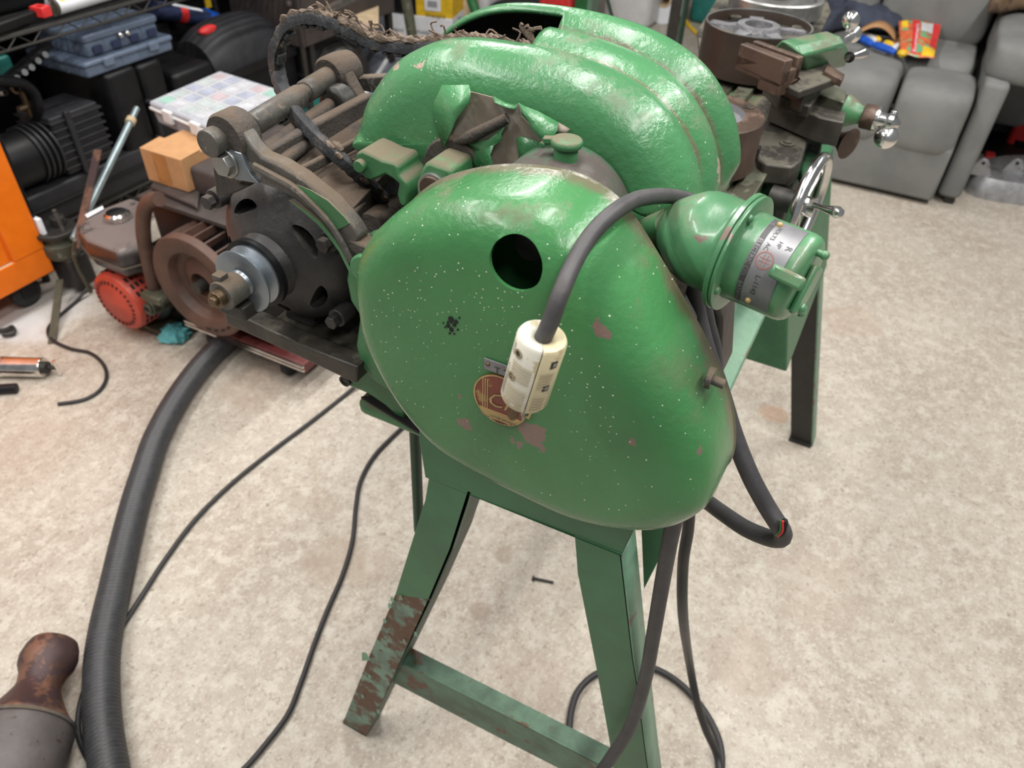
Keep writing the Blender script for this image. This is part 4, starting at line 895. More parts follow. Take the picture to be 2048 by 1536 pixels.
# chuck and faceplates lying on the lathe bed
def flatdisc(u, v, z, r): c = at(u, v, z=z); return c
cc = at(1418, 222, z=1.078); cr = .074
ck2 = thing('chuck', 'brown steel chuck body lying flat on the lathe bed behind the belt guard', 'chuck', (cc.x, cc.y, 1.008))
new('chuck_body', revolve([(.048, 0), (cr-.002, 0), (cr, -.002), (cr, -.068), (cr-.003, -.070), (0, -.070)], cc, (0, 0, 1), 64), 'iron_brown', ck2)
new('chuck_recess', revolve([(.048, 0), (.046, -.008), (0, -.009)], cc, (0, 0, 1), 48), 'plate_alu', ck2)
for a in (-45, 75, 195):
    q = cc+V(math.cos(math.radians(a)), math.sin(math.radians(a)), 0)*.060
    new('chuck_bolt_hole', join(ring(q, (0, 0, 1), .005, .008, .0012, 20), disc_pocket(q, (0, 0, 1), .004, .0015)), 'iron_dark', ck2)
kq = at(1492, 305, z=1.03); new('chuck_key_socket', obox(cc+V(.012, -cr+.001, -.045), V(1, 0, 0), V(0, 1, 0), V(0, 0, 1), .014, .006, .014), 'black_inside', ck2)
f1 = at(1518, 47, z=1.085); r1 = 106*depth(f1)/1500
fp = thing('spoked_faceplate', 'large spoked cast faceplate lying open side up on the lathe bed', 'faceplate', (f1.x, f1.y, 1.0))
new('rim', revolve([(r1*.94, -.004), (r1*.95, 0), (r1, 0), (r1*1.0, -.075), (r1*.9, -.075), (r1*.90, -.030), (r1*.94, -.004)], f1, (0, 0, 1), 72), 'iron_rim', fp)
new('rim_edge', ring(f1+V(0, 0, -.001), (0, 0, 1), r1*.955, r1*.995, .0022, 72), 'steel_bare', fp)
new('dish', revolve([(0, -.018), (r1*.93, -.018)], f1, (0, 0, 1), 48), 'iron_dark', fp, solid=.004)
new('hub', revolve([(.024, -.034), (.024, -.001), (.036, -.001), (.040, -.012), (.046, -.034)], f1, (0, 0, 1), 40), 'cast_grey', fp)
for i in range(5):
    a = 2*math.pi*i/5+.25; d = V(math.cos(a), math.sin(a), 0)
    new('spoke', loft([[f1+d*q+d.cross(V(0, 0, 1))*(s*wd)+V(0, 0, h) for s, h in ((-1, -.034), (-.7, hh), (.7, hh), (1, -.034))] for q, wd, hh in ((.034, .020, -.006), (.055, .013, -.009), (r1*.93, .019, -.010))]), 'cast_grey', fp)
for i in range(4):
    a = 2*math.pi*i/4+.75; q = f1+V(math.cos(a), math.sin(a), 0)*(r1*.86)+V(0, 0, -.009)
    new('lug', join(cyl(q+V(0, 0, -.02), q, .010), ring(q, (0, 0, 1), .004, .007, .001)), 'iron_dark', fp)
f2 = at(1555, -12, z=1.06); r2 = 92*depth(f2)/1500
fq = thing('round_backplate', 'round steel plate with a raised centre lying behind the spoked faceplate', 'faceplate', (f2.x, f2.y, 1.0))
new('plate', revolve([(0, .002), (.05, .002), (.055, .0), (r2-.003, 0), (r2, -.003), (r2, -.032), (r2*.9, -.036), (0, -.036)], f2, (0, 0, 1), 64), 'steel_bare', fq)
new('centre_boss', revolve([(.030, .004), (.040, .018), (.052, .002)], f2, (0, 0, 1), 40), 'iron_brown', fq)
for a in (-100, -60, 0, 80):
    q = f2+V(math.cos(math.radians(a)), math.sin(math.radians(a)), 0)*(r2*.85); new('bolt_hole', disc_pocket(q+V(0, 0, -.001), (0, 0, 1), .004, .002), 'black_inside', fq)
tag(new('steel_board', prism([at(u, v, z=1.012) for u, v in ((1662, 22), (1640, 66), (1590, 110), (1400, 118), (1395, 60), (1470, -60), (1640, -40))], (0, 0, -.008)), 'iron_dark', bevel=.001), 'thin dark plate under the faceplates at the far end of the bed', 'plate')

# ================================================================== LEFT BACKGROUND
def T(name, label, cat, loc, group=None): return thing(name, label, cat, loc, group)
def topbox(name, pix, ztop, h, m_, parent=None, **k):
    return new(name, prism([at(u, v, z=ztop) for u, v in pix], (0, 0, -h)), m_, parent, **k)
# orange cabinet ------------------------------------------------------------
ob = T('tool_cabinet', 'bright orange tool cabinet on black casters at the left edge', 'cabinet', (.86, 2.42, 0))
cx1, cyf, cz0 = 1.172, 2.215, .105
cb = at(110, 541, y=cyf); cx1, cz0 = cb.x, cb.z
new('cabinet_body', box((.45, cyf+.012, cz0), (cx1, 2.66, cz0+.95)), 'orange_paint', ob, bevel=.004)
new('rail', box((.45, cyf, cz0), (cx1, cyf+.014, cz0+.085)), 'orange_paint', ob, bevel=.003)
new('stile', box((cx1-.105, cyf-.001, cz0+.085), (cx1, cyf+.014, cz0+.95)), 'orange_paint', ob, bevel=.003)
new('door_panel', box((.46, cyf+.008, cz0+.088), (cx1-.112, cyf+.014, cz0+.9)), 'orange_paint', ob, bevel=.001)
new('lower_ledge', box((.46, cyf+.002, cz0+.078), (cx1-.108, cyf+.012, cz0+.086)), 'board_tan', ob)
new('black_edge', box((cx1, cyf+.004, cz0), (cx1+.012, 2.66, cz0+.95)), 'black_plastic', ob, bevel=.002)
for wx, wy in ((cx1-.075, cyf+.06), (.62, cyf+.06), (cx1-.075, 2.6), (.62, 2.6)):
    c = new('caster', join(revolve([(0, 0), (.040, 0), (.048, .006), (.050, .014), (.048, .024), (.040, .030), (0, .030)], (wx-.01, wy-.015, .05), (0, 1, 0), 28)), 'tyre', ob)
    new('caster_fork', join(box((wx-.03, wy-.024, .04), (wx+.02, wy-.018, cz0)), box((wx-.03, wy+.018, .04), (wx+.02, wy+.024, cz0)), box((wx-.035, wy-.03, cz0-.012), (wx+.03, wy+.03, cz0))), 'black_plastic', c, bevel=.002)
tag(new('pry_bar', join(tube([at(-30, 665, z=.012), at(10, 660, z=.012), at(24, 654, z=.014), at(27, 666, z=.012), at(5, 670, z=.012)], .007, 8, 4)), 'dark_metal'), 'black hooked bar on the floor under the orange cabinet', 'bar')

# wire shelving --------------------------------------------------------------
SX0, SX1, SY0, SY1 = 1.20, 2.62, 2.35, 2.82
ra = T('wire_shelf_rack', 'black wire shelf rack along the wall behind the orange cabinet', 'shelf rack', ((SX0+SX1)/2, (SY0+SY1)/2, 0))
for x in (SX0, SX1):
    for y in (SY0, SY1): new('post', cyl((x, y, 0), (x, y, 1.7), .0125, n=14), 'dark_metal', ra)
for z in (.155, .735, 1.30):
    s = new('shelf', join(*[cyl((SX0, y, z), (SX1, y, z), .0035, n=6) for y in np.linspace(SY0+.02, SY1-.02, 16)], *[cyl((x, SY0, z-.006), (x, SY1, z-.006), .0035, n=6) for x in np.linspace(SX0, SX1, 6)]), 'dark_metal', ra)
    for y in (SY0, SY1):
        N_ = 34; zz = [V(lerp(SX0, SX1, i/N_), y, z if i % 2 else z-.032) for i in range(N_+1)]
        new('truss_edge', join(cyl((SX0, y, z), (SX1, y, z), .0045, n=8), cyl((SX0, y, z-.032), (SX1, y, z-.032), .0045, n=8), *[cyl(zz[i], zz[i+1], .0025, n=6) for i in range(N_)]), 'dark_metal', s)
zb, zu = .16, .74
# things on the upper shelf
def onrack(name, label, cat, c, parts): pass
st = T('strap_tool', 'black strap tool with a red square buckle on the upper wire shelf', 'tool', tuple(at(40, 50, z=zu+.0)))
a, b_ = at(-40, 68, z=zu+.02), at(95, 20, z=zu+.02)
new('strap', beam(a, b_, .035, .03), 'black_plastic', st, bevel=.006)
r0 = at(82, 22, z=zu+.03); d = (b_-a).normalized(); n_ = V(0, 0, 1).cross(d)
new('red_buckle', join(*[obox(r0+d*i+n_*j, d, n_, V(0, 0, 1), w_, h_, .03) for i, j, w_, h_ in ((0, .019, .036, .009), (0, -.019, .036, .009), (.0135, 0, .009, .042), (-.0135, 0, .009, .042))]), 'red', st, bevel=.003)
tb = T('white_tube', 'white cardboard tube with yellow and red marks on the upper wire shelf', 'tube', tuple(at(180, 10, z=zu)))
a, b_ = at(103, 14, z=zu+.035), at(330, -50, z=zu+.035)
new('tube_body', cyl(a, b_, .026), 'white_card', tb)
new('yellow_mark', revolve([(.0264, .02), (.0264, .05)], a, b_-a, 12, 1.2, 2.6), 'yellow', tb)
new('red_mark', revolve([(.0264, .13), (.0264, .145)], a, b_-a, 8, 2.4, 3.0), 'red', tb)
new('dark_end', cyl(a, a.lerp(b_, .02), .027), 'olive_paint', tb)
sw_ = T('black_tool_case', 'black plastic case at the back of the upper wire shelf', 'case', (1.5, 2.64, zu))
new('case_body', rbox((1.25, 2.52, zu+.006), (1.9, 2.80, zu+.16), .03), 'black_plastic', sw_); new('case_latch', box((1.5, 2.51, zu+.06), (1.56, 2.522, zu+.10)), 'grey_plastic', sw_)
# vacuum pump on the bottom shelf
pm = T('air_pump', 'dark ribbed air pump with brass valve on the bottom wire shelf', 'pump', (1.45, 2.45, zb+.11))
zc_ = zb+.13
def tb_(p0, p1): return box(p0, p1)
pc_ = at(115, 270, y=2.42)
M0 = at(150, 335, z=zc_+.0); 
bx0, bx1 = 1.415, 1.60
new('ribbed_head', rbox((bx0, 2.36, zc_), (bx1, 2.52, zc_+.19), .01), 'grey_plastic', pm)
for i in range(7): new('cooling_fin', box((bx0-.004, 2.352, zc_+.02+i*.025), (bx1+.004, 2.53, zc_+.027+i*.025)), 'grey_plastic', pm, bevel=.001)
new('front_bar', box((bx0+.05, 2.345, zc_-.01), (bx0+.07, 2.36, zc_+.2)), 'grey_plastic', pm, bevel=.003)
new('motor_can', revolve([(0, 0), (.07, 0), (.085, .02), (.085, .16), (.075, .2), (0, .2)], (1.20, 2.42, zc_+.085), (1, 0, 0), 40), 'black_plastic', pm)
new('motor_rings', join(*[ring((1.34+.02*i, 2.42, zc_+.085), (1, 0, 0), .08, .092, .007) for i in range(4)]), 'grey_plastic', pm)
br_ = at(50, 200, y=2.42)
new('brass_valve', join(cyl(br_+V(0, 0, -.05), br_+V(0, 0, .03), .010), cyl(br_+V(-.03, 0, -.02), br_+V(.03, 0, -.02), .010), sphere(br_+V(.03, 0, -.02), .018, 8), ring(br_+V(-.01, 0, .04), (0, 1, 0), .012, .018, .008, 20)), 'brass_old', pm)
new('black_hose', tube([at(-30, 160, y=2.40), at(10, 162, y=2.40), at(45, 168, y=2.40), at(68, 188, y=2.40), at(75, 215, y=2.40), at(72, 235, y=2.42)], .017, 10), 'black_plastic', pm)
cs_ = T('grey_case', 'flat dark grey equipment case lying under the air pump on the bottom shelf', 'case', (1.5, 2.5, zb))
new('case_body', rbox((1.235, 2.355, zb), (1.74, 2.74, zb+.12), .02), 'grey_plastic', cs_); new('case_rim', rbox((1.23, 2.35, zb+.055), (1.745, 2.745, zb+.068), .02), 'black_plastic', cs_)
# chrome socket rail
so = T('socket_rail', 'black rail of chrome sockets slanting above the air pump', 'socket rail', tuple(at(50, 130, y=2.5)))
new('rail', beam(at(-10, 178, y=2.5), at(98, 88, y=2.5), .03, .02), 'black_plastic', so)
for u, v in ((5, 187), (28, 158), (43, 146), (57, 136), (70, 123), (84, 111)):
    p = at(u, v, y=2.488); new('socket', cyl(p, p+V(0, -.02, .006), .010, n=14), 'chrome', so)
tg = tag(new('teal_rag', rbox(tuple(at(-20, 165, y=2.55)), tuple(at(22, 108, y=2.55)+V(0, .04, 0)), .02), 'teal'), 'teal cloth bundle left of the socket rail on the rack', 'cloth')
# tall black case under the clear organisers
tcA = T('standing_tool_case', 'tall black tool case standing upright under the blue-tinted organisers', 'case', (1.80, 2.5, zb))
new('case_body', rbox((1.66, 2.36, zb), (1.79, 2.74, .545), .025), 'black_plastic', tcA); new('case_lid', rbox((1.795, 2.36, zb), (1.90, 2.74, .54), .025), 'black_plastic', tcA)
new('case_handle', tube([V(1.79, 2.36, .42), V(1.79, 2.335, .41), V(1.79, 2.335, .30), V(1.79, 2.36, .29)], .009, 8), 'grey_plastic', tcA)
# blue-tinted organisers
def organiser(name, label, x0, y0, x1, y1, z, h, m1, cols, rows, ins, lat=True):
    t = T(name, label, 'organiser box', ((x0+x1)/2, (y0+y1)/2, z))
    new('tray', rbox((x0+.006, y0+.006, z), (x1-.006, y1-.006, z+h*.62), .012), m1, t)
    new('lid', rbox((x0, y0, z+h*.64), (x1, y1, z+h), .014), m1, t)
    for i in range(1, cols): new('divider', box((x0+(x1-x0)*i/cols-.001, y0-.0006+.004, z+.004), (x0+(x1-x0)*i/cols+.001, y1-.004, z+h*1.004)), 'white_plastic' if m1 == 'clear_lid' else 'clear_blue', t)
    for j in range(1, rows): new('divider', box((x0+.004, y0+(y1-y0)*j/rows-.001, z+.004), (x1-.004, y0+(y1-y0)*j/rows+.001, z+h*1.004)), 'white_plastic' if m1 == 'clear_lid' else 'clear_blue', t)
    if lat:
        for q in (.25, .75): new('latch', box((lerp(x0, x1, q)-.02, y0-.006, z+h*.45), (lerp(x0, x1, q)+.02, y0+.002, z+h*.95)), m1, t, bevel=.002)
    return t
organiser('parts_organiser', 'blue-tinted clear organiser box, lower of the two on the black case', 1.60, 2.37, 1.98, 2.66, .548, .05, 'clear_blue', 5, 3, None)
t = organiser('parts_organiser', 'blue-tinted clear organiser box with two bright screws, upper of the two', 1.64, 2.39, 1.95, 2.64, .600, .07, 'clear_blue', 4, 3, None, False)
for dx in (.14, .17): new('bright_screw', sphere((1.64+dx, 2.387, .642), .010, 8), 'chrome', t)
for i in range(4): new('hook_slot', box((1.665+i*.075, 2.385, .61), (1.70+i*.075, 2.391, .632)), 'navy', t)
# black cases further right
def pcase(label, x0, y0, x1, y1, z0, z1, latches=2, nm='power_tool_case'):
    t = T(nm, label, 'case', ((x0+x1)/2, (y0+y1)/2, z0))
    new('case_body', rbox((x0, y0, z0), (x1, y1, z1), .03), 'black_plastic', t)
    new('case_seam', rbox((x0-.004, y0-.004, lerp(z0, z1, .62)), (x1+.004, y1+.004, lerp(z0, z1, .66)), .03), 'grey_plastic', t)
    for i in range(latches):
        q = lerp(x0, x1, (i+.5)/latches); new('case_latch', box((q-.03, y0-.012, lerp(z0, z1, .45)), (q+.03, y0, lerp(z0, z1, .86))), 'grey_plastic', t, bevel=.004)
    return t
pcase('black latched power tool case behind the organisers with grey latch', 1.93, 2.36, 2.13, 2.66, zb, .47)
t = pcase('black case with a recessed handle between the white organiser and dome case', 1.93, 2.70, 2.30, 2.81, zb, .60)
dm = T('domed_tool_case', 'black domed tool case with a red button on its top', 'case', (2.36, 2.52, .40))
dz = .40
new('case_base', rbox((2.16, 2.38, zb), (2.62, 2.68, dz), .04), 'black_plastic', dm)
new('dome', loft([[V(lerp(2.18, 2.60, i/10), 2.53+.15*math.cos(math.pi*j/12)*(1-.25*abs(i/5-1)**3), dz-.02+.17*math.sin(math.pi*j/12)*(1-.3*abs(i/5-1)**3)) for j in range(13)] for i in range(11)], True, True, False), 'grey_plastic', dm)
new('red_button', sphere((2.26, 2.50, dz+.128), .045, 10, (1, .55, .4)), 'red', dm)
new('case_rim', rbox((2.15, 2.37, dz-.02), (2.63, 2.69, dz-.008), .04), 'black_plastic', dm)
pcase('black power tool case between the domed case and the brown steel chest', 2.66, 2.40, 2.98, 2.70, 0.0, .40)
pcase('long black filler case added at the back wall to darken the gaps in the wire rack', 1.3, 2.86, 3.1, 3.1, 0, .95, 3, 'dark_filler_case')  # added black block so the gaps between rack items stay dark
# blue package
bl_ = T('blue_package', 'dark blue tube package with white lettering and bright blue cap', 'package', tuple(at(380, 30, y=2.62)))
a, b_ = at(305, 18, y=2.66), at(412, 38, y=2.66)
d = (b_-a).normalized()
new('package_body', cyl(a, b_, .034), 'navy', bl_); new('red_band', cyl(a.lerp(b_, .42), a.lerp(b_, .56), .0345), 'red', bl_); new('blue_cap', join(cyl(b_, b_+d*.06, .042, .032), beam(b_+d*.05, b_+d*.16, .03, .05)), 'blue_plastic', bl_)
new('white_label', revolve([(.0352, (b_-a).length*.28), (.0352, (b_-a).length*.86)], a, d, 10, 1.0, 2.3), 'white_card', bl_)
tag(new('yellow_strip', box(tuple(at(410, -6, y=2.72)), tuple(at(424, 14, y=2.72)+V(0, .01, 0))), 'yellow'), 'yellow upright strip behind the blue package', 'strip')
# brown steel chest
bc_ = T('brown_steel_chest', 'dark brown steel chest beyond the rack, above the looping belt', 'chest', (2.75, 2.3, .0))
e0, e1 = at(470, 62, z=.40), at(608, 96, z=.40)
e2 = at(603, -30, z=.62)
q0, q1 = at(458, -20, x=e0.x), at(612, -20, x=e1.x)
new('chest_front', prism([e0, e1, V(e1.x, e1.y, .95), V(e0.x, e0.y, .95)], (.012, 0, 0)), 'brown_box', bc_)
new('chest_body', box((min(e0.x, e1.x)+.02, e1.y+.002, .40), (3.3, e0.y-.002, .94)), 'brown_box', bc_)
for x in (e0.x+.03, 3.26):
    for y in (e1.y+.01, e0.y-.04): new('leg', box((x, y, 0), (x+.03, y+.03, .40)), 'dark_metal', bc_)
kp = at(578, 8, x=min(e0.x, e1.x)); new('chest_knob', sphere(kp, .016, 10), 'brown_box', bc_)
new('chest_rail', beam(at(635, 30, z=.55), at(745, -25, z=.62), .035, .02), 'arm_metal', bc_)
tag(new('tan_board', prism([at(720, 50, z=.45), at(757, 50, z=.45), at(757, -20, z=.45), at(690, -20, z=.45), at(672, 30, z=.45)], (0, 0, -.012)), 'board_tan'), 'pale tan board resting behind the belt loop', 'board')
tag(new('board_support', box((at(700, 20, z=.3).x, at(700, 20, z=.3).y-.12, 0), (at(700, 20, z=.3).x+.22, at(700, 20, z=.3).y+.12, .43)), 'grey_tote', bevel=.02), 'grey plastic tote holding up the tan board', 'tote')
# dark round drum with chrome dome
sd = at(650, 100, z=.30)
dr_ = T('round_drum', 'dark round drum with a bright top seen through the belt loop', 'drum', (sd.x, sd.y, 0))
new('drum_side', revolve([(0, 0), (.16, 0), (.20, .06), (.20, .22), (.17, .29), (.12, .30)], (sd.x, sd.y, 0), (0, 0, 1), 48), 'motor_dark', dr_)
new('drum_lid', revolve([(.13, .30), (.09, .335), (0, .35)], (sd.x, sd.y, 0), (0, 0, 1), 48), 'steel_bare', dr_)
q = at(612, 168, z=.2); tag(new('teal_bucket', revolve([(0, 0), (.10, 0), (.12, .2), (.11, .2), (.1, .01)], (q.x, q.y, 0), (0, 0, 1), 32), 'teal'), 'teal bucket behind the motor bracket', 'bucket')
# grey totes/aluminium ramp behind the bar
gt = T('grey_ramp', 'grey ribbed plastic ramp behind the motor bracket and guard', 'ramp', (2.75, 1.95, 0))
rpix = [(655, 200), (730, 60), (870, 100), (760, 250)]
new('ramp_plate', prism([at(u, v, z=.16) for u, v in rpix], (0, 0, -.16)), 'grey_tote', gt, bevel=.01)
for k in (.25, .5, .75):
    a = at(*[lerp(rpix[0][i], rpix[3][i], k) for i in (0, 1)], z=.165); b_ = at(*[lerp(rpix[1][i], rpix[2][i], k) for i in (0, 1)], z=.165)
    new('ramp_rib', beam(a, b_, .02, .018), 'white_plastic' if k == .5 else 'grey_plastic', gt, bevel=.003)
# white clear organiser on the old engine
oc_ = [at(u, v, z=.63) for u, v in ((293, 203), (440, 140), (585, 186), (432, 262))]
on = T('white_organiser', 'large clear white organiser box full of small fittings left of the lathe', 'organiser box', tuple(sum(oc_, V(0, 0, 0))/4-V(0, 0, .06)))
def shrink(pts, k, dz): c = sum(pts, V(0, 0, 0))/4; return [c+(p-c)*k+V(0, 0, dz) for p in pts]
new('tray', loft([shrink(oc_, .92, -.065), shrink(oc_, .96, -.022)]), 'clear_lid', on, bevel=.008)
new('rim', loft([shrink(oc_, 1.0, -.024), shrink(oc_, 1.0, -.014)]), 'white_plastic', on, bevel=.006)
new('lid', loft([shrink(oc_, .985, -.012), shrink(oc_, .96, .002)]), 'clear_lid', on, bevel=.006)
g = shrink(oc_, .90, .0015)
for i in range(1, 5): new('divider', beam(g[0].lerp(g[3], i/5), g[1].lerp(g[2], i/5), .003, .004), 'white_plastic', on)
for i in range(1, 5): new('divider', beam(g[0].lerp(g[1], i/5), g[3].lerp(g[2], i/5), .003, .004), 'white_plastic', on)
fm = [mat('fitting_%d' % i, c, .5, bump=0) for i, c in enumerate([(.42, .34, .36), (.26, .42, .36), (.33, .35, .43), (.45, .45, .48), (.38, .42, .42)])]
rg_ = random.Random(5)
for i in range(5):
    for j in range(5):
        a = g[0].lerp(g[1], (i+.12)/5).lerp(g[3].lerp(g[2], (i+.12)/5), (j+.12)/5)
        c = g[0].lerp(g[1], (i+.88)/5).lerp(g[3].lerp(g[2], (i+.88)/5), (j+.88)/5)
        b_ = g[0].lerp(g[1], (i+.88)/5).lerp(g[3].lerp(g[2], (i+.88)/5), (j+.12)/5); d = g[0].lerp(g[1], (i+.12)/5).lerp(g[3].lerp(g[2], (i+.12)/5), (j+.88)/5)
        new('fittings_pile', prism([a, b_, c, d], (0, 0, .0015)), fm[rg_.choice([2, 3, 3, 0, 1, 4, 2])], on)
for k in (.3, .7):
    p = shrink(oc_, 1.0, -.02); a = p[0].lerp(p[3], k); new('latch', beam(a+(p[3]-p[0]).normalized()*-.02, a+(p[3]-p[0]).normalized()*.02, .012, .035), 'white_plastic', on, bevel=.002)
# the old engine with a finned flywheel on a dolly
en = T('old_engine', 'rusty brown finned flywheel and black block on a low red dolly', 'engine', (1.4, 1.5, .1))
fw = V(1.10, 1.47, .322)
fl = new('flywheel', revolve([(0, .045), (.030, .045), (.034, .02), (.075, .035), (.092, .030), (.100, .006), (.112, 0), (.145, .0), (.150, .008), (.150, .022), (.140, .026), (0, .06)], fw, (1, 0, 0), 64), 'rotor_brown', en)
for i in range(26):
    a = 2*math.pi*i/26; d = V(0, math.cos(a), math.sin(a))
    new('fin', beam(fw+d*.138+V(.02, 0, 0), fw+d*.138+V(.11, 0, 0), .004, .024, tuple(d)), 'rotor_brown', fl)
new('rear_rim', ring(fw+V(.105, 0, 0), (1, 0, 0), .12, .152, .01, 48), 'rotor_brown', fl)
new('shaft_socket', cyl(fw+V(.0, .0, 0), fw+V(.05, 0, 0), .016), 'dark_metal', fl)
new('bolt_slots', join(*[obox(fw+V(.0, math.cos(a)*.128, math.sin(a)*.128), V(1, 0, 0), V(0, math.cos(a), math.sin(a)), V(0, -math.sin(a), math.cos(a)), .003, .006, .016) for a in [math.radians(q) for q in (215, 228, 241, 254, 267)]]), 'black_inside', fl)
new('engine_block', rbox((1.20, 1.33, .12), (1.56, 1.70, .47), .02), 'black_plastic', en)
new('top_plate', box((1.19, 1.36, .47), (1.52, 1.72, .485)), 'brown_box', en, bevel=.003)
topbox('head_plate', [(300, 372), (312, 352), (400, 378), (394, 415), (388, 410)], .50, .012, 'brown_box', en, bevel=.003)
new('upper_block', rbox((1.27, 1.40, .485), (1.62, 1.66, .565), .02), 'brown_box', en)
ep = at(395, 276, z=.56); new('screw_post', join(cyl(ep+V(0, 0, -.05), ep+V(0, 0, .012), .014), box((ep.x-.05, ep.y-.05, .50), (ep.x+.06, ep.y+.04, .53))), 'arm_metal', en, bevel=.003)
new('exhaust_pipe', tube([at(u, v, x=1.13) for u, v in ((318, 398), (300, 402), (288, 425), (287, 470), (296, 520), (308, 570), (318, 600))], .019, 14), 'rotor_brown', en, label='rust brown bent pipe')
pf = at(316, 590, x=1.12); new('pipe_flange', join(obox(pf, V(1, 0, 0), V(0, 1, 0), V(0, 0, 1), .06, .075, .025)), 'olive_paint', en, bevel=.006)
dl_ = T('red_dolly', 'low red wheeled dolly with chrome trim under the old engine', 'dolly', (1.42, 1.46, 0))
dA, dB = at(372, 636, z=.10), at(600, 738, z=.10)
dx0 = (dA.x+dB.x)/2
new('deck', box((dx0+.006, dB.y, .070), (dx0+.5, dA.y, .103)), 'dolly_red', dl_, bevel=.004)
for z in (.080, .092): new('chrome_strip', box((dx0, dB.y, z), (dx0+.006, dA.y, z+.006)), 'chrome', dl_)
for x, y in ((dx0+.05, dA.y-.06), (dx0+.05, dB.y+.10), (dx0+.45, dA.y-.06), (dx0+.45, dB.y+.10)):
    new('dolly_wheel', revolve([(0, 0), (.026, 0), (.031, .005), (.031, .022), (.026, .027), (0, .027)], (x, y-.013, .032), (0, 1, 0), 24), 'tyre', dl_)
# cardboard box
kb = T('cardboard_box', 'small cardboard box with brown tape on the old engine', 'box', tuple((at(296, 360, z=.503)+at(380, 383, z=.503))/2+V(.05, 0, 0)))
a, b_ = at(296, 360, z=.503), at(380, 384, z=.503); a2, b2 = at(278, 306, z=.59), at(366, 334, z=.59)
xx = (a.x+b_.x)/2
bxs = box((xx, b_.y, .503), (xx+.15, a.y, .590))
new('box_body', bxs, 'cardboard', kb, bevel=.001)
new('box_flap', prism([V(xx, b_.y, .591), V(xx, a.y, .591), V(xx+.07, a.y, .597), V(xx+.07, b_.y, .594)], (0, 0, .002)), 'cardboard', kb)
new('tape', box((xx-.0008, lerp(b_.y, a.y, .38), .503), (xx, lerp(b_.y, a.y, .72), .59)), 'tape_tan', kb)
# small petrol engine
ge_ = T('petrol_engine', 'small petrol engine with black tank and red recoil starter on the floor', 'engine', (1.3, 1.87, 0))
rc = V(1.10, 1.842, .145)
rs = new('recoil_starter', revolve([(0, -.004), (.055, -.004), (.062, 0), (.078, 0), (.090, .006), (.094, .016), (.096, .075), (0, .075)], rc, (1, 0, 0), 48), 'red_plastic', ge_, label='red recoil starter housing')
for i in range(24):
    a = 2*math.pi*i/24; dv = V(0, math.cos(a), math.sin(a)); tv = V(0, -math.sin(a), math.cos(a))
    if i % 4 != 3:
        for k in (.024, .040, .056): new('cooling_slot', obox(rc+dv*.0955+V(k, 0, 0), V(1, 0, 0), tv, dv, .008, .015, .0025), 'black_inside', rs)
new('starter_slots', join(*[obox(rc+V(-.001, math.cos(a)*.070, math.sin(a)*.070), V(1, 0, 0), V(0, math.cos(a), math.sin(a)), V(0, -math.sin(a), math.cos(a)), .002, .011, .005) for a in [2*math.pi*i/28 for i in range(28)]]), 'black_inside', rs)
new('fan_housing', revolve([(0, 0), (.10, 0), (.115, .02), (.115, .09), (0, .10)], rc+V(.072, 0, .005), (1, 0, 0), 40), 'engine_black', ge_)
new('crankcase', rbox((1.22, 1.72, .025), (1.42, 1.95, .20), .03), 'black_plastic', ge_)
new('base_flange', box((1.16, 1.71, 0), (1.44, 1.96, .026)), 'olive_paint', ge_, bevel=.004)
op = at(298, 618, x=1.12); new('oil_plug', join(cyl(op+V(.06, 0, -.01), op+V(0, 0, 0), .022), cyl(op, op+V(-.008, 0, .001), .017), ), 'olive_paint', ge_, bevel=.003); new('plug_bore', disc_pocket(op+V(-.0085, 0, 0), (1, 0, 0), .011, .002), 'black_inside', ge_)
tk = [at(u, v, z=.345) for u, v in ((150, 455), (180, 424), (262, 392), (285, 400), (290, 440), (284, 492), (235, 505), (170, 480))]
def grow(pts, k, dz): c = sum(pts, V(0, 0, 0))/len(pts); return [c+(p-c)*k+V(0, 0, dz) for p in pts]
new('fuel_tank', loft([grow(tk, .92, -.09), grow(tk, 1.02, -.05), grow(tk, 1.0, -.015), grow(tk, .93, 0)]), 'engine_black', ge_, bevel=.008, label='dusty black fuel tank')
new('tank_seam', loft([grow(tk, 1.05, -.056), grow(tk, 1.05, -.050)]), 'arm_metal', ge_, bevel=.001)
cp = at(236, 436, z=.348); fc_ = new('fuel_cap', revolve([(0, -.01), (.030, -.01), (.034, .0), (.034, .014), (.028, .020), (0, .021)], cp, (0, 0, 1), 36), 'chrome', ge_)
new('cap_ridges', join(*[box((cp.x+math.cos(a)*.034-.002, cp.y+math.sin(a)*.034-.002, cp.z), (cp.x+math.cos(a)*.034+.002, cp.y+math.sin(a)*.034+.002, cp.z+.013)) for a in [2*math.pi*i/20 for i in range(20)]]), 'chrome', fc_)
new('tank_label', prism([at(u, v, z=.349) for u, v in ((170, 430), (205, 412), (208, 418), (175, 436))], (0, 0, .001)), 'white_card', ge_)
new('fuel_pipe', tube([at(u, v, x=1.12) for u, v in ((150, 480), (148, 510), (158, 540), (172, 565), (182, 585))], .006, 8), 'olive_paint', ge_)
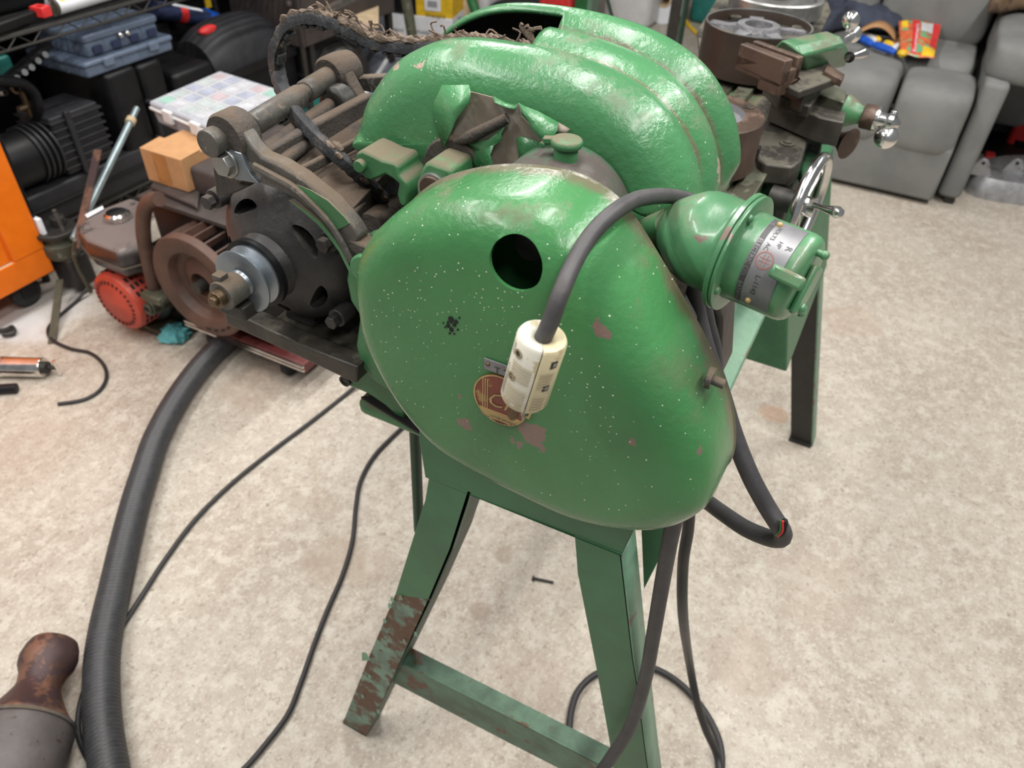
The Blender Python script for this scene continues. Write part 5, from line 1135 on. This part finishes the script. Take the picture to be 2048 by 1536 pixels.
# carburettor clutter beside the cabinet
jn = T('carburettor_stand', 'oily carburettor assembly on a thin steel leg between cabinet and petrol engine', 'machine part', tuple(at(105, 690, z=0)))
jc = at(118, 480, x=1.22)
new('float_bowl', revolve([(0, 0), (.05, 0), (.06, .02), (.06, .05), (.045, .06), (.045, .075), (0, .08)], jc+V(0, 0, -.05), (0, 0, 1), 28), 'olive_paint', jn)
new('upper_flange', join(cyl(jc+V(0, 0, .03), jc+V(0, 0, .045), .065), cyl(jc+V(.02, 0, .045), jc+V(.02, 0, .075), .022)), 'dark_metal', jn, bevel=.003)
new('throttle_stem', cyl(at(130, 470, x=1.22), at(108, 420, x=1.22), .006), 'arm_metal', jn)
new('lower_body', rbox((jc.x-.03, jc.y-.05, jc.z-.16), (jc.x+.05, jc.y+.05, jc.z-.05), .015), 'motor_dark', jn)
new('support_leg', beam(at(120, 560, x=1.16), at(104, 688, z=.0), .022, .006), 'olive_paint', jn)
tag(new('socket_plate', box(tuple(at(74, 440, y=2.2)), tuple(at(96, 468, y=2.2)+V(0, .03, 0))), 'white_card', bevel=.003), 'small pale switch plate right of the orange cabinet', 'switch plate')
# leaning rods
a, b_ = at(160, 452, y=2.15), at(274, 216, y=2.33)
lr = T('galvanised_rod', 'shiny galvanised rod leaning against the rack, tan collar near its tip', 'rod', tuple(at(160, 452, y=2.15)))
new('rod_shaft', cyl(a+(a-b_)*.10, a.lerp(b_, .86), .011), 'galv', lr); new('rod_collar', cyl(a.lerp(b_, .86), a.lerp(b_, .90), .016), 'board_tan', lr); new('rod_tip', cyl(a.lerp(b_, .90), b_, .010), 'galv', lr, bevel=.002)
a, b_ = at(158, 470, y=2.10), at(196, 300, y=2.22)
tag(new('rusty_flat_bar', beam(a+(a-b_)*.15, b_, .024, .005), 'rust_pipe'), 'thin rusty flat bar leaning left of the galvanised rod', 'bar')
# rag, cylinder, rod on the floor
rp = at(352, 676, z=0)
rgv, rgf = sphere((rp.x, rp.y, .014), 1, 10)
rgv = [V(rp.x, rp.y, .012)+V((q.x-rp.x)*.034, (q.y-rp.y)*.036, (q.z-.014)*.020)*(1+.1*math.sin(5*math.atan2(q.y-rp.y, q.x-rp.x))+.5*rg_.random())+V(0, 0, .006) for q in rgv]
tag(new('cyan_cloth', (rgv, rgf), 'cyan_rag'), 'crumpled pale cyan rag on the floor beside the dolly', 'cloth')
gg = T('chrome_cylinder', 'shiny chrome cylinder with a T-handle lying on the floor at the left edge', 'cylinder', tuple(at(40, 735, z=0)))
a, b_ = at(-60, 732, z=.030), at(88, 735, z=.030)
new('barrel', cyl(a, b_, .029, n=36), 'chrome', gg, bevel=.002); new('barrel_ring', ring(a.lerp(b_, .45), b_-a, .029, .031, .006, 36), 'chrome', gg)
d = (b_-a).normalized(); new('plunger', join(cyl(b_, b_+d*.035, .006), cyl(b_, b_+d*.012, .018)), 'dark_metal', gg); new('t_handle', join(cyl(b_+d*.036+V(0, 0, -.026), b_+d*.036+V(0, 0, .026), .005)), 'chrome', gg)
tag(new('black_grip', cyl(at(-60, 782, z=.015), at(34, 776, z=.015), .0145), 'black_plastic', bevel=.003), 'black rubber grip lying below the chrome cylinder', 'grip')

# ================================================================== TOP BACKGROUND
hp = T('hoist_leg', 'chipped olive steel pole standing behind the belt', 'pole', tuple(at(836, 118, z=.1)))
a, b_ = at(832, 118, x=3.1), at(806, -40, x=3.1)
dirp = (b_-a).normalized(); foot = a-dirp*(a.z/dirp.z)
new('pole', cyl(foot, b_+dirp*.3, .024), 'olive_paint', hp); new('pole_foot', box((foot.x-.05, foot.y-.05, 0), (foot.x+.05, foot.y+.05, .012)), 'olive_paint', hp)
def carton(name, label, pix, z1, h, m_, cat='box'):
    p = [at(u, v, z=z1) for u, v in pix]; t = T(name, label, cat, tuple(sum(p, V(0, 0, 0))/len(p)-V(0, 0, h)))
    new('carton_body', prism(p, (0, 0, -h)), m_, t, bevel=.004); return t, p
wc = T('white_carton', 'white carton with small black print behind the olive pole', 'box', (3.9, 2.45, 0))
w0, w1 = at(755, 30, y=2.50), at(912, 48, y=2.50)
f0_, f1_ = at(752, 75, z=.0), at(905, 92, z=.0)
dirw = (f1_-f0_).normalized(); nrm = V(0, 0, 1).cross(dirw)
hgt = .15
new('carton_body', prism([f0_, f1_, f1_-nrm*-.35, f0_-nrm*-.35], (0, 0, hgt)) if nrm.x > 0 else prism([f0_, f1_, f1_-nrm*.35, f0_-nrm*.35], (0, 0, hgt)), 'white_card', wc, bevel=.004)
if nrm.x > 0: nrm = -nrm
for i in range(3):
    for j in range(2):
        o = f0_+dirw*(.06+.20*i+.07*j)+V(0, 0, .05+.10*j)+nrm*.002
        new('carton_print', text('Weldpro', .034, lambda x, y, o=o: o+dirw*x+V(0, 0, y)), 'plate_ink', wc)
yb = T('yellow_black_box', 'black and yellow package with a white barcode label on the white carton', 'package', tuple(f0_+V(.2, .1, hgt)))
u0, u1 = f0_+dirw*.02+V(0, 0, hgt)+nrm*-.01, f1_+V(0, 0, hgt)+nrm*-.01
mid = u0.lerp(u1, .52)
new('black_half', prism([u0, mid, mid-nrm*.3, u0-nrm*.3], (0, 0, .15)), 'black_plastic', yb, bevel=.003)
new('yellow_half', prism([mid, u1, u1-nrm*.3, mid-nrm*.3], (0, 0, .15)), 'yellow', yb, bevel=.003)
lb = mid.lerp(u1, .25)+V(0, 0, .035)+nrm*.003
new('barcode_label', prism([lb, lb+dirw*.10, lb+dirw*.10+V(0, 0, .075), lb+V(0, 0, .075)], nrm*.001), 'white_card', yb)
new('barcode', join(*[prism([lb+dirw*(.02+.006*i)+V(0, 0, .02), lb+dirw*(.023+.006*i)+V(0, 0, .02), lb+dirw*(.023+.006*i)+V(0, 0, .055), lb+dirw*(.02+.006*i)+V(0, 0, .055)], nrm*.002) for i in range(10)]), 'plate_ink', yb)
def lump(name, label, cat, u, v, z, r, sc, m_):
    c = at(u, v, z=z); return tag(new(name, rbox((c.x-r*sc[0], c.y-r*sc[1], 0), (c.x+r*sc[0], c.y+r*sc[1], z+r*sc[2]), r*.3), m_), label, cat)
lump('tan_bag', 'tan paper bag right of the yellow package', 'bag', 925, 25, .10, .13, (.8, .6, .9), 'board_tan')
lump('white_bag', 'white plastic bag behind the green hoist leg', 'bag', 965, 0, .10, .14, (1, .8, .9), 'white_plastic')
cg = T('green_hoist', 'dark green curved hoist leg rising behind the belt guard', 'hoist', tuple(at(960, 60, z=0)))
new('curved_leg', tube([at(u, v, x=3.9) for u, v in ((935, -60), (941, -10), (952, 25), (968, 60), (985, 90))], .028, 10), 'post_green', cg)
tyre_c = at(1050, 25, z=.08)
ty = T('spare_wheel', 'black tyre lying flat behind the top of the belt guard', 'tyre', (tyre_c.x, tyre_c.y, 0))
new('tyre_body', revolve([(.20+.055*math.cos(i*math.pi/8), .06+.058*math.sin(i*math.pi/8)) for i in range(17)], (tyre_c.x, tyre_c.y, 0), (0, 0, 1), 48), 'tyre', ty)
new('white_rim', revolve([(0, .03), (.10, .04), (.155, .07), (.15, .03)], (tyre_c.x, tyre_c.y, 0), (0, 0, 1), 40), 'white_plastic', ty)
rdp = at(1125, 45, z=.0)
tag(new('red_fuel_can', loft([[rdp+V(dx*k, dy*k, z) for dx, dy in ((-.13, -.10), (.13, -.10), (.13, .12), (-.13, .12))] for k, z in ((1, 0), (1.05, .05), (1, .25), (.6, .33))]), 'red', bevel=.02), 'red plastic can behind the belt guard, beside the green post', 'can')
gp_ = T('green_machine_stand', 'green steel machine post with a slanted brace behind the belt guard', 'machine stand', tuple(at(1170, 70, z=0)))
p0 = at(1146, 60, z=0); p1 = at(1195, 62, z=0); w_ = (p1-p0).length
new('post_face', box((p0.x, p1.y+.06, 0), (p0.x+.008, p0.y, 1.2)), 'post_green', gp_)
new('post_side', box((p0.x, p1.y+.03, 0), (p0.x+.12, p1.y+.06, 1.2)), 'green_pale', gp_)
a, b_ = at(1235, 75, x=p0.x+.1), at(1205, -40, x=p0.x+.1); new('slanted_brace', beam(a, b_, .035, .01), 'dark_green', gp_)
jg = T('white_jug', 'large white plastic jug with rounded base behind the green brace', 'jug', tuple(at(1245, 45, z=0)))
j0 = at(1248, 52, z=0)
new('jug_body', rbox((j0.x-.02, j0.y-.17, .0), (j0.x+.30, j0.y+.17, .42), .06), 'white_plastic', jg); new('jug_neck', cyl((j0.x+.14, j0.y, .42), (j0.x+.14, j0.y, .47), .04), 'white_plastic', jg)
r0 = at(1322, 48, z=0)
rl = T('paper_roll', 'white roll lying on its side between the jug and the dark post', 'roll', tuple(r0))
new('roll_body', ring((r0.x, r0.y, .15), (1, .15, 0), .045, .15, .22, 40), 'white_card', rl); new('roll_core', ring((r0.x-.005, r0.y, .15), (1, .15, 0), .035, .048, .23, 30), 'board_tan', rl)
dp = T('dark_steel_post', 'dark green angle-iron post standing behind the lathe bed', 'post', tuple(at(1347, 82, z=0)))
d0 = at(1333, 66, x=3.6); d1 = at(1358, 84, x=3.6)
new('post_face', box((3.6, d1.y+.015, 0), (3.606, d0.y, 1.3)), 'dark_metal', dp); new('post_flange', box((3.6, d1.y, 0), (3.66, d1.y+.012, 1.3)), 'dark_green', dp)
tag(new('yellow_air_hose', tube([at(u, v, z=.012) for u, v in ((1362, -20), (1363, 12), (1368, 35), (1382, 55), (1402, 72), (1430, 88), (1470, 100))], .013, 10), 'yellow'), 'yellow air hose curving on the floor beside the dark post', 'hose')
tc = at(1420, 52, z=0)
tag(new('teal_tub', rbox((tc.x, at(1450, 50, z=0).y, 0), (tc.x+.4, at(1368, 48, z=0).y, .32), .06), 'teal'), 'teal plastic tub on the floor beyond the faceplates', 'tub')

# ================================================================== RECLINER AND RIGHT SIDE
rc_ = T('recliner_sofa', 'grey fabric recliner sofa behind the lathe at the upper right', 'sofa', (3.8, .1, 0))
def cushion(name, y0, y1, x0, x1, z0, z1, nx=26, ny=26, gath=None, r=.07, parent=rc_, m_='sofa_grey', label=None, puff=.03):
    # closed rounded cushion: superellipse section in (x,z), swept along y with puffed middle and gathered ends
    rings = []
    for j in range(ny+1):
        t = j/ny; y = lerp(y0, y1, t); e = min(t, 1-t)*(y1-y0)
        k = 1-(1-min(1, e/r))**2 if e < r else 1; k = max(.0, k)**.5; s = .80+.20*k
        ring_ = []
        for i in range(nx):
            a = 2*math.pi*i/nx; ca, sa = math.cos(a), math.sin(a)
            X_ = math.copysign(abs(ca)**.38, ca); Z_ = math.copysign(abs(sa)**.38, sa)
            g_ = 0
            if gath is not None:
                ey = abs(y-gath); g_ = .010*math.exp(-ey/.05)*math.sin(i*2.6+1.3*math.sin(i))
            q = 1+puff*math.sin(math.pi*t)
            ring_.append(V((x0+x1)/2+X_*(x1-x0)/2*s*q+g_, y, (z0+z1)/2+Z_*(z1-z0)/2*s+g_*.6))
        rings.append(ring_)
    o = new(name, loft(rings), m_, parent, sub=1, ang=80)
    if label: o['label'] = label
    return o
cushion('footrest_pad', .005, .56, 3.36, 3.78, .20, .475, gath=.0)
cushion('footrest_side_pad', -.275, .0, 3.37, 3.74, .19, .465, gath=.0)
new('footrest_panel', loft([[V(3.395, y, .0+.02), V(3.385, y, .10), V(3.38, y, .24), V(3.42, y, .30), V(3.60, y, .30), V(3.60, y, .02)] for y in (.56, .2, -.2, -.272)]), 'sofa_grey', rc_, bevel=.012)
new('side_arm_panel', rbox((3.45, -.375, .03), (4.5, -.285, .50), .03), 'sofa_grey', rc_)
new('side_foot', box((3.47, -.36, 0), (3.51, -.32, .03)), 'dark_metal', rc_)
cushion('arm_cushion', -.70, -.27, 3.50, 4.35, .47, .635, puff=.0, r=.12)
cushion('seat_cushion', -.26, .56, 3.70, 4.20, .28, .485, puff=.0)
cushion('back_cushion', -.26, .20, 4.02, 4.30, .45, 1.0, puff=.02)
cushion('back_cushion', .20, .60, 4.02, 4.30, .45, 1.0, puff=.02)
new('sofa_back', rbox((4.25, -.6, .1), (4.5, .6, 1.0), .05), 'sofa_grey', rc_)
# jeans, cardboard curl, snacks
def crumple(name, label, cat, pix, z, h, m_, seed, par=None):
    p = [at(u, v, z=z) for u, v in pix]; rr = random.Random(seed); P_ = smooth(p, 5, True); c = sum(P_, V(0, 0, 0))/len(P_); rings = []
    for k, hh in ((1, 0), (1.04, .3), (.95, .7), (.7, .95), (.35, 1.0)):
        rings.append([c+(q-c)*(k*(1+rr.uniform(-.05, .05)))+V(0, 0, h*(hh+rr.uniform(-.16, .16)*(hh > 0))) for q in P_])
    return tag(new(name, loft(rings), m_, sub=1, ang=80), label, cat)
crumple('jeans', 'crumpled dark blue jeans piled on the sofa seat', 'jeans', [(1640, 75), (1650, 10), (1700, -30), (1790, -20), (1800, 25), (1792, 70), (1745, 68), (1690, 62)], .488, .10, 'jeans', 2)
crumple('jeans', 'folded dark denim heap behind the small crank, left on the sofa', 'jeans', [(1640, 45), (1640, -10), (1690, -30), (1694, 20), (1680, 55)], .488, .14, 'jeans', 5)
kc = T('curled_cardboard', 'curled piece of brown cardboard open towards the lathe on the sofa', 'cardboard', tuple(at(1745, 72, z=.49)))
a, b_ = at(1700, 78, z=.50), at(1792, 84, z=.50)
new('cardboard_curl', loft([[p+V(.11*t_, 0, 0)+V(0, 0, .055*math.sin(math.pi*s)) for s in [i/12 for i in range(13)] for p in [a.lerp(b_, s)]] for t_ in (0, 1)], False, False, False), 'cardboard', kc, solid=.004)
new('cardboard_lip', prism([at(u, v, z=.50) for u, v in ((1776, 82), (1795, 72), (1800, 84), (1784, 92))], (0, 0, -.006)), 'cardboard', kc)
# candy bag
b0, b1, b2, b3 = at(1800, 108, z=.50), at(1868, 118, z=.50), at(1885, 42, z=.545), at(1798, 40, z=.56)
sb_ = T('candy_bag', 'shiny red and yellow candy bag lying open on the sofa footrest', 'snack bag', tuple((b0+b2)/2))
def bagp(s, t, h=0): p = b0.lerp(b1, s).lerp(b3.lerp(b2, s), t); return p+V(0, 0, .018*math.sin(math.pi*s)*math.sin(math.pi*t)+h+.003*math.sin(9*s+5*t))
G = 12
def patch(s0, s1, t0, t1, h, m_, nm):
    vs_ = [bagp(lerp(s0, s1, i/G), lerp(t0, t1, j/G), h) for j in range(G+1) for i in range(G+1)]
    fs_ = [(j*(G+1)+i, j*(G+1)+i+1, (j+1)*(G+1)+i+1, (j+1)*(G+1)+i) for j in range(G) for i in range(G)]
    return new(nm, (vs_, fs_), m_, sb_, solid=.0015 if h < .001 else 0, ang=80)
patch(0, 1, 0, 1, 0, 'candy_mix', 'bag_film'); patch(.30, .46, .04, .98, .0015, 'red', 'red_panel'); patch(.06, .2, .75, .98, .0015, 'yellow', 'yellow_panel'); patch(.62, .98, .02, .2, .0015, 'yellow', 'yellow_panel'); patch(.80, .98, .25, .9, .0015, 'red', 'red_panel')
patch(.5, .8, .55, .9, .0015, 'white_plastic', 'silver_patch')
tv_ = (b3-b0).normalized()
new('bag_lettering', text('Summers', .040, lambda x, y: bagp(.44-y/.30, .06+x/.21, .004)), 'white_card', sb_)
for i, (u0, v0, u1, v1, m_, nm, lbl) in enumerate(((1716, 76, 1745, 90, 'blue_plastic', 'candy_wrapper', 'bright blue candy wrapper nearest the small crank on the sofa'), (1745, 90, 1790, 106, 'blue_plastic', 'candy_wrapper', 'long blue candy wrapper in the middle of the row on the sofa'),
                                   (1728, 74, 1752, 84, 'white_plastic', 'candy_wrapper', 'white candy wrapper above the blue ones on the sofa'), (1768, 88, 1784, 94, 'yellow', 'candy', 'yellow candy between the blue wrapper and the cardboard'),
                                   (1796, 108, 1812, 111, 'yellow', 'candy', 'yellow candy at the lower corner of the candy bag'), (1785, 100, 1802, 92, 'white_plastic', 'candy_wrapper', 'twisted white wrapper touching the candy bag'), (1748, 80, 1758, 84, 'yellow', 'candy', 'small yellow candy near the cardboard curl'), (1806, 84, 1812, 76, 'yellow', 'candy', 'yellow candy beside the left edge of the candy bag'))):
    a, b_ = at(u0, v0, z=.495), at(u1, v1, z=.495)
    tag(new(nm, tube([a, a.lerp(b_, .2)+V(0, 0, .004), a.lerp(b_, .8)+V(0, 0, .004), b_], lambda t, i: .016*(.35+.65*math.sin(math.pi*min(.9, max(.1, t)))), 8, 4), m_), lbl, 'candy')
crumple('fur_throw', 'shaggy brown throw on the far right corner of the sofa', 'throw', [(1972, 35), (1985, 5), (2040, -20), (2090, -10), (2090, 30), (2030, 28)], .635, .10, 'fur_brown', 9)
# aluminium casting on the floor, stool base, clutter
a0 = [at(u, v, z=0) for u, v in ((1926, 375), (1950, 350), (2010, 340), (2100, 350), (2110, 425), (2048, 412), (1985, 402), (1945, 392))]
al = T('cast_aluminium_bracket', 'grey cast aluminium housing with two drilled ears on the floor at the right edge', 'casting', tuple(a0[4]))
P_ = smooth(a0, 4, True)
def gr(k, dz): c = sum(P_, V(0, 0, 0))/len(P_); return [c+(p-c)*k+V(0, 0, dz) for p in P_]
new('housing', loft([gr(1, 0), gr(1.0, .01), gr(.94, .06), gr(.85, .085), gr(.6, .09)]), 'cast_alu', al)
for u, v in ((1955, 352), (2022, 352)):
    p = at(u, v, z=.075); ea = new('drilled_ear', loft([[p+V(dx, dy, dz) for dy, dz in ((-.055, 0), (-.024, .060), (-.012, .075), (.008, .078), (.020, .068), (.05, 0))] for dx in (0, .02)]), 'cast_alu', al, bevel=.003)
    new('ear_hole', cyl(p+V(-.001, 0, .058), p+V(.022, 0, .058), .007), 'black_inside', ea)
s0 = at(2035, 295, z=.0)
stl = T('round_stool', 'black round pedestal base behind the sofa arm at the right edge', 'stool', tuple(s0))
new('base_disc', revolve([(0, .03), (.20, .022), (.235, .014), (.24, 0), (0, 0)], s0, (0, 0, 1), 56), 'black_plastic', stl); new('column', join(cyl(s0+V(0, 0, .03), s0+V(0, 0, .38), .032), cyl(s0+V(0, 0, .03), s0+V(0, 0, .05), .055)), 'black_plastic', stl)
new('seat_disc', cyl(s0+V(0, 0, .38), s0+V(0, 0, .42), .12), 'black_plastic', stl, bevel=.01)
lump('red_block', 'red plastic piece between the aluminium casting and the stool base', 'part', 1975, 322, .02, .035, (1, .6, 1), 'red')
lump('grey_storage_box', 'grey box on the floor behind the stool at the right edge', 'box', 2040, 235, .06, .15, (1, 1.2, .7), 'grey_tote')
lump('tan_sack', 'tan sack on the floor behind the sofa side at the right edge', 'sack', 2050, 215, .10, .10, (1, 1.2, .6), 'board_tan')
lump('red_bag', 'red bag at the right edge beyond the sofa arm', 'bag', 2100, 160, .32, .06, (1, 1, .6), 'red')
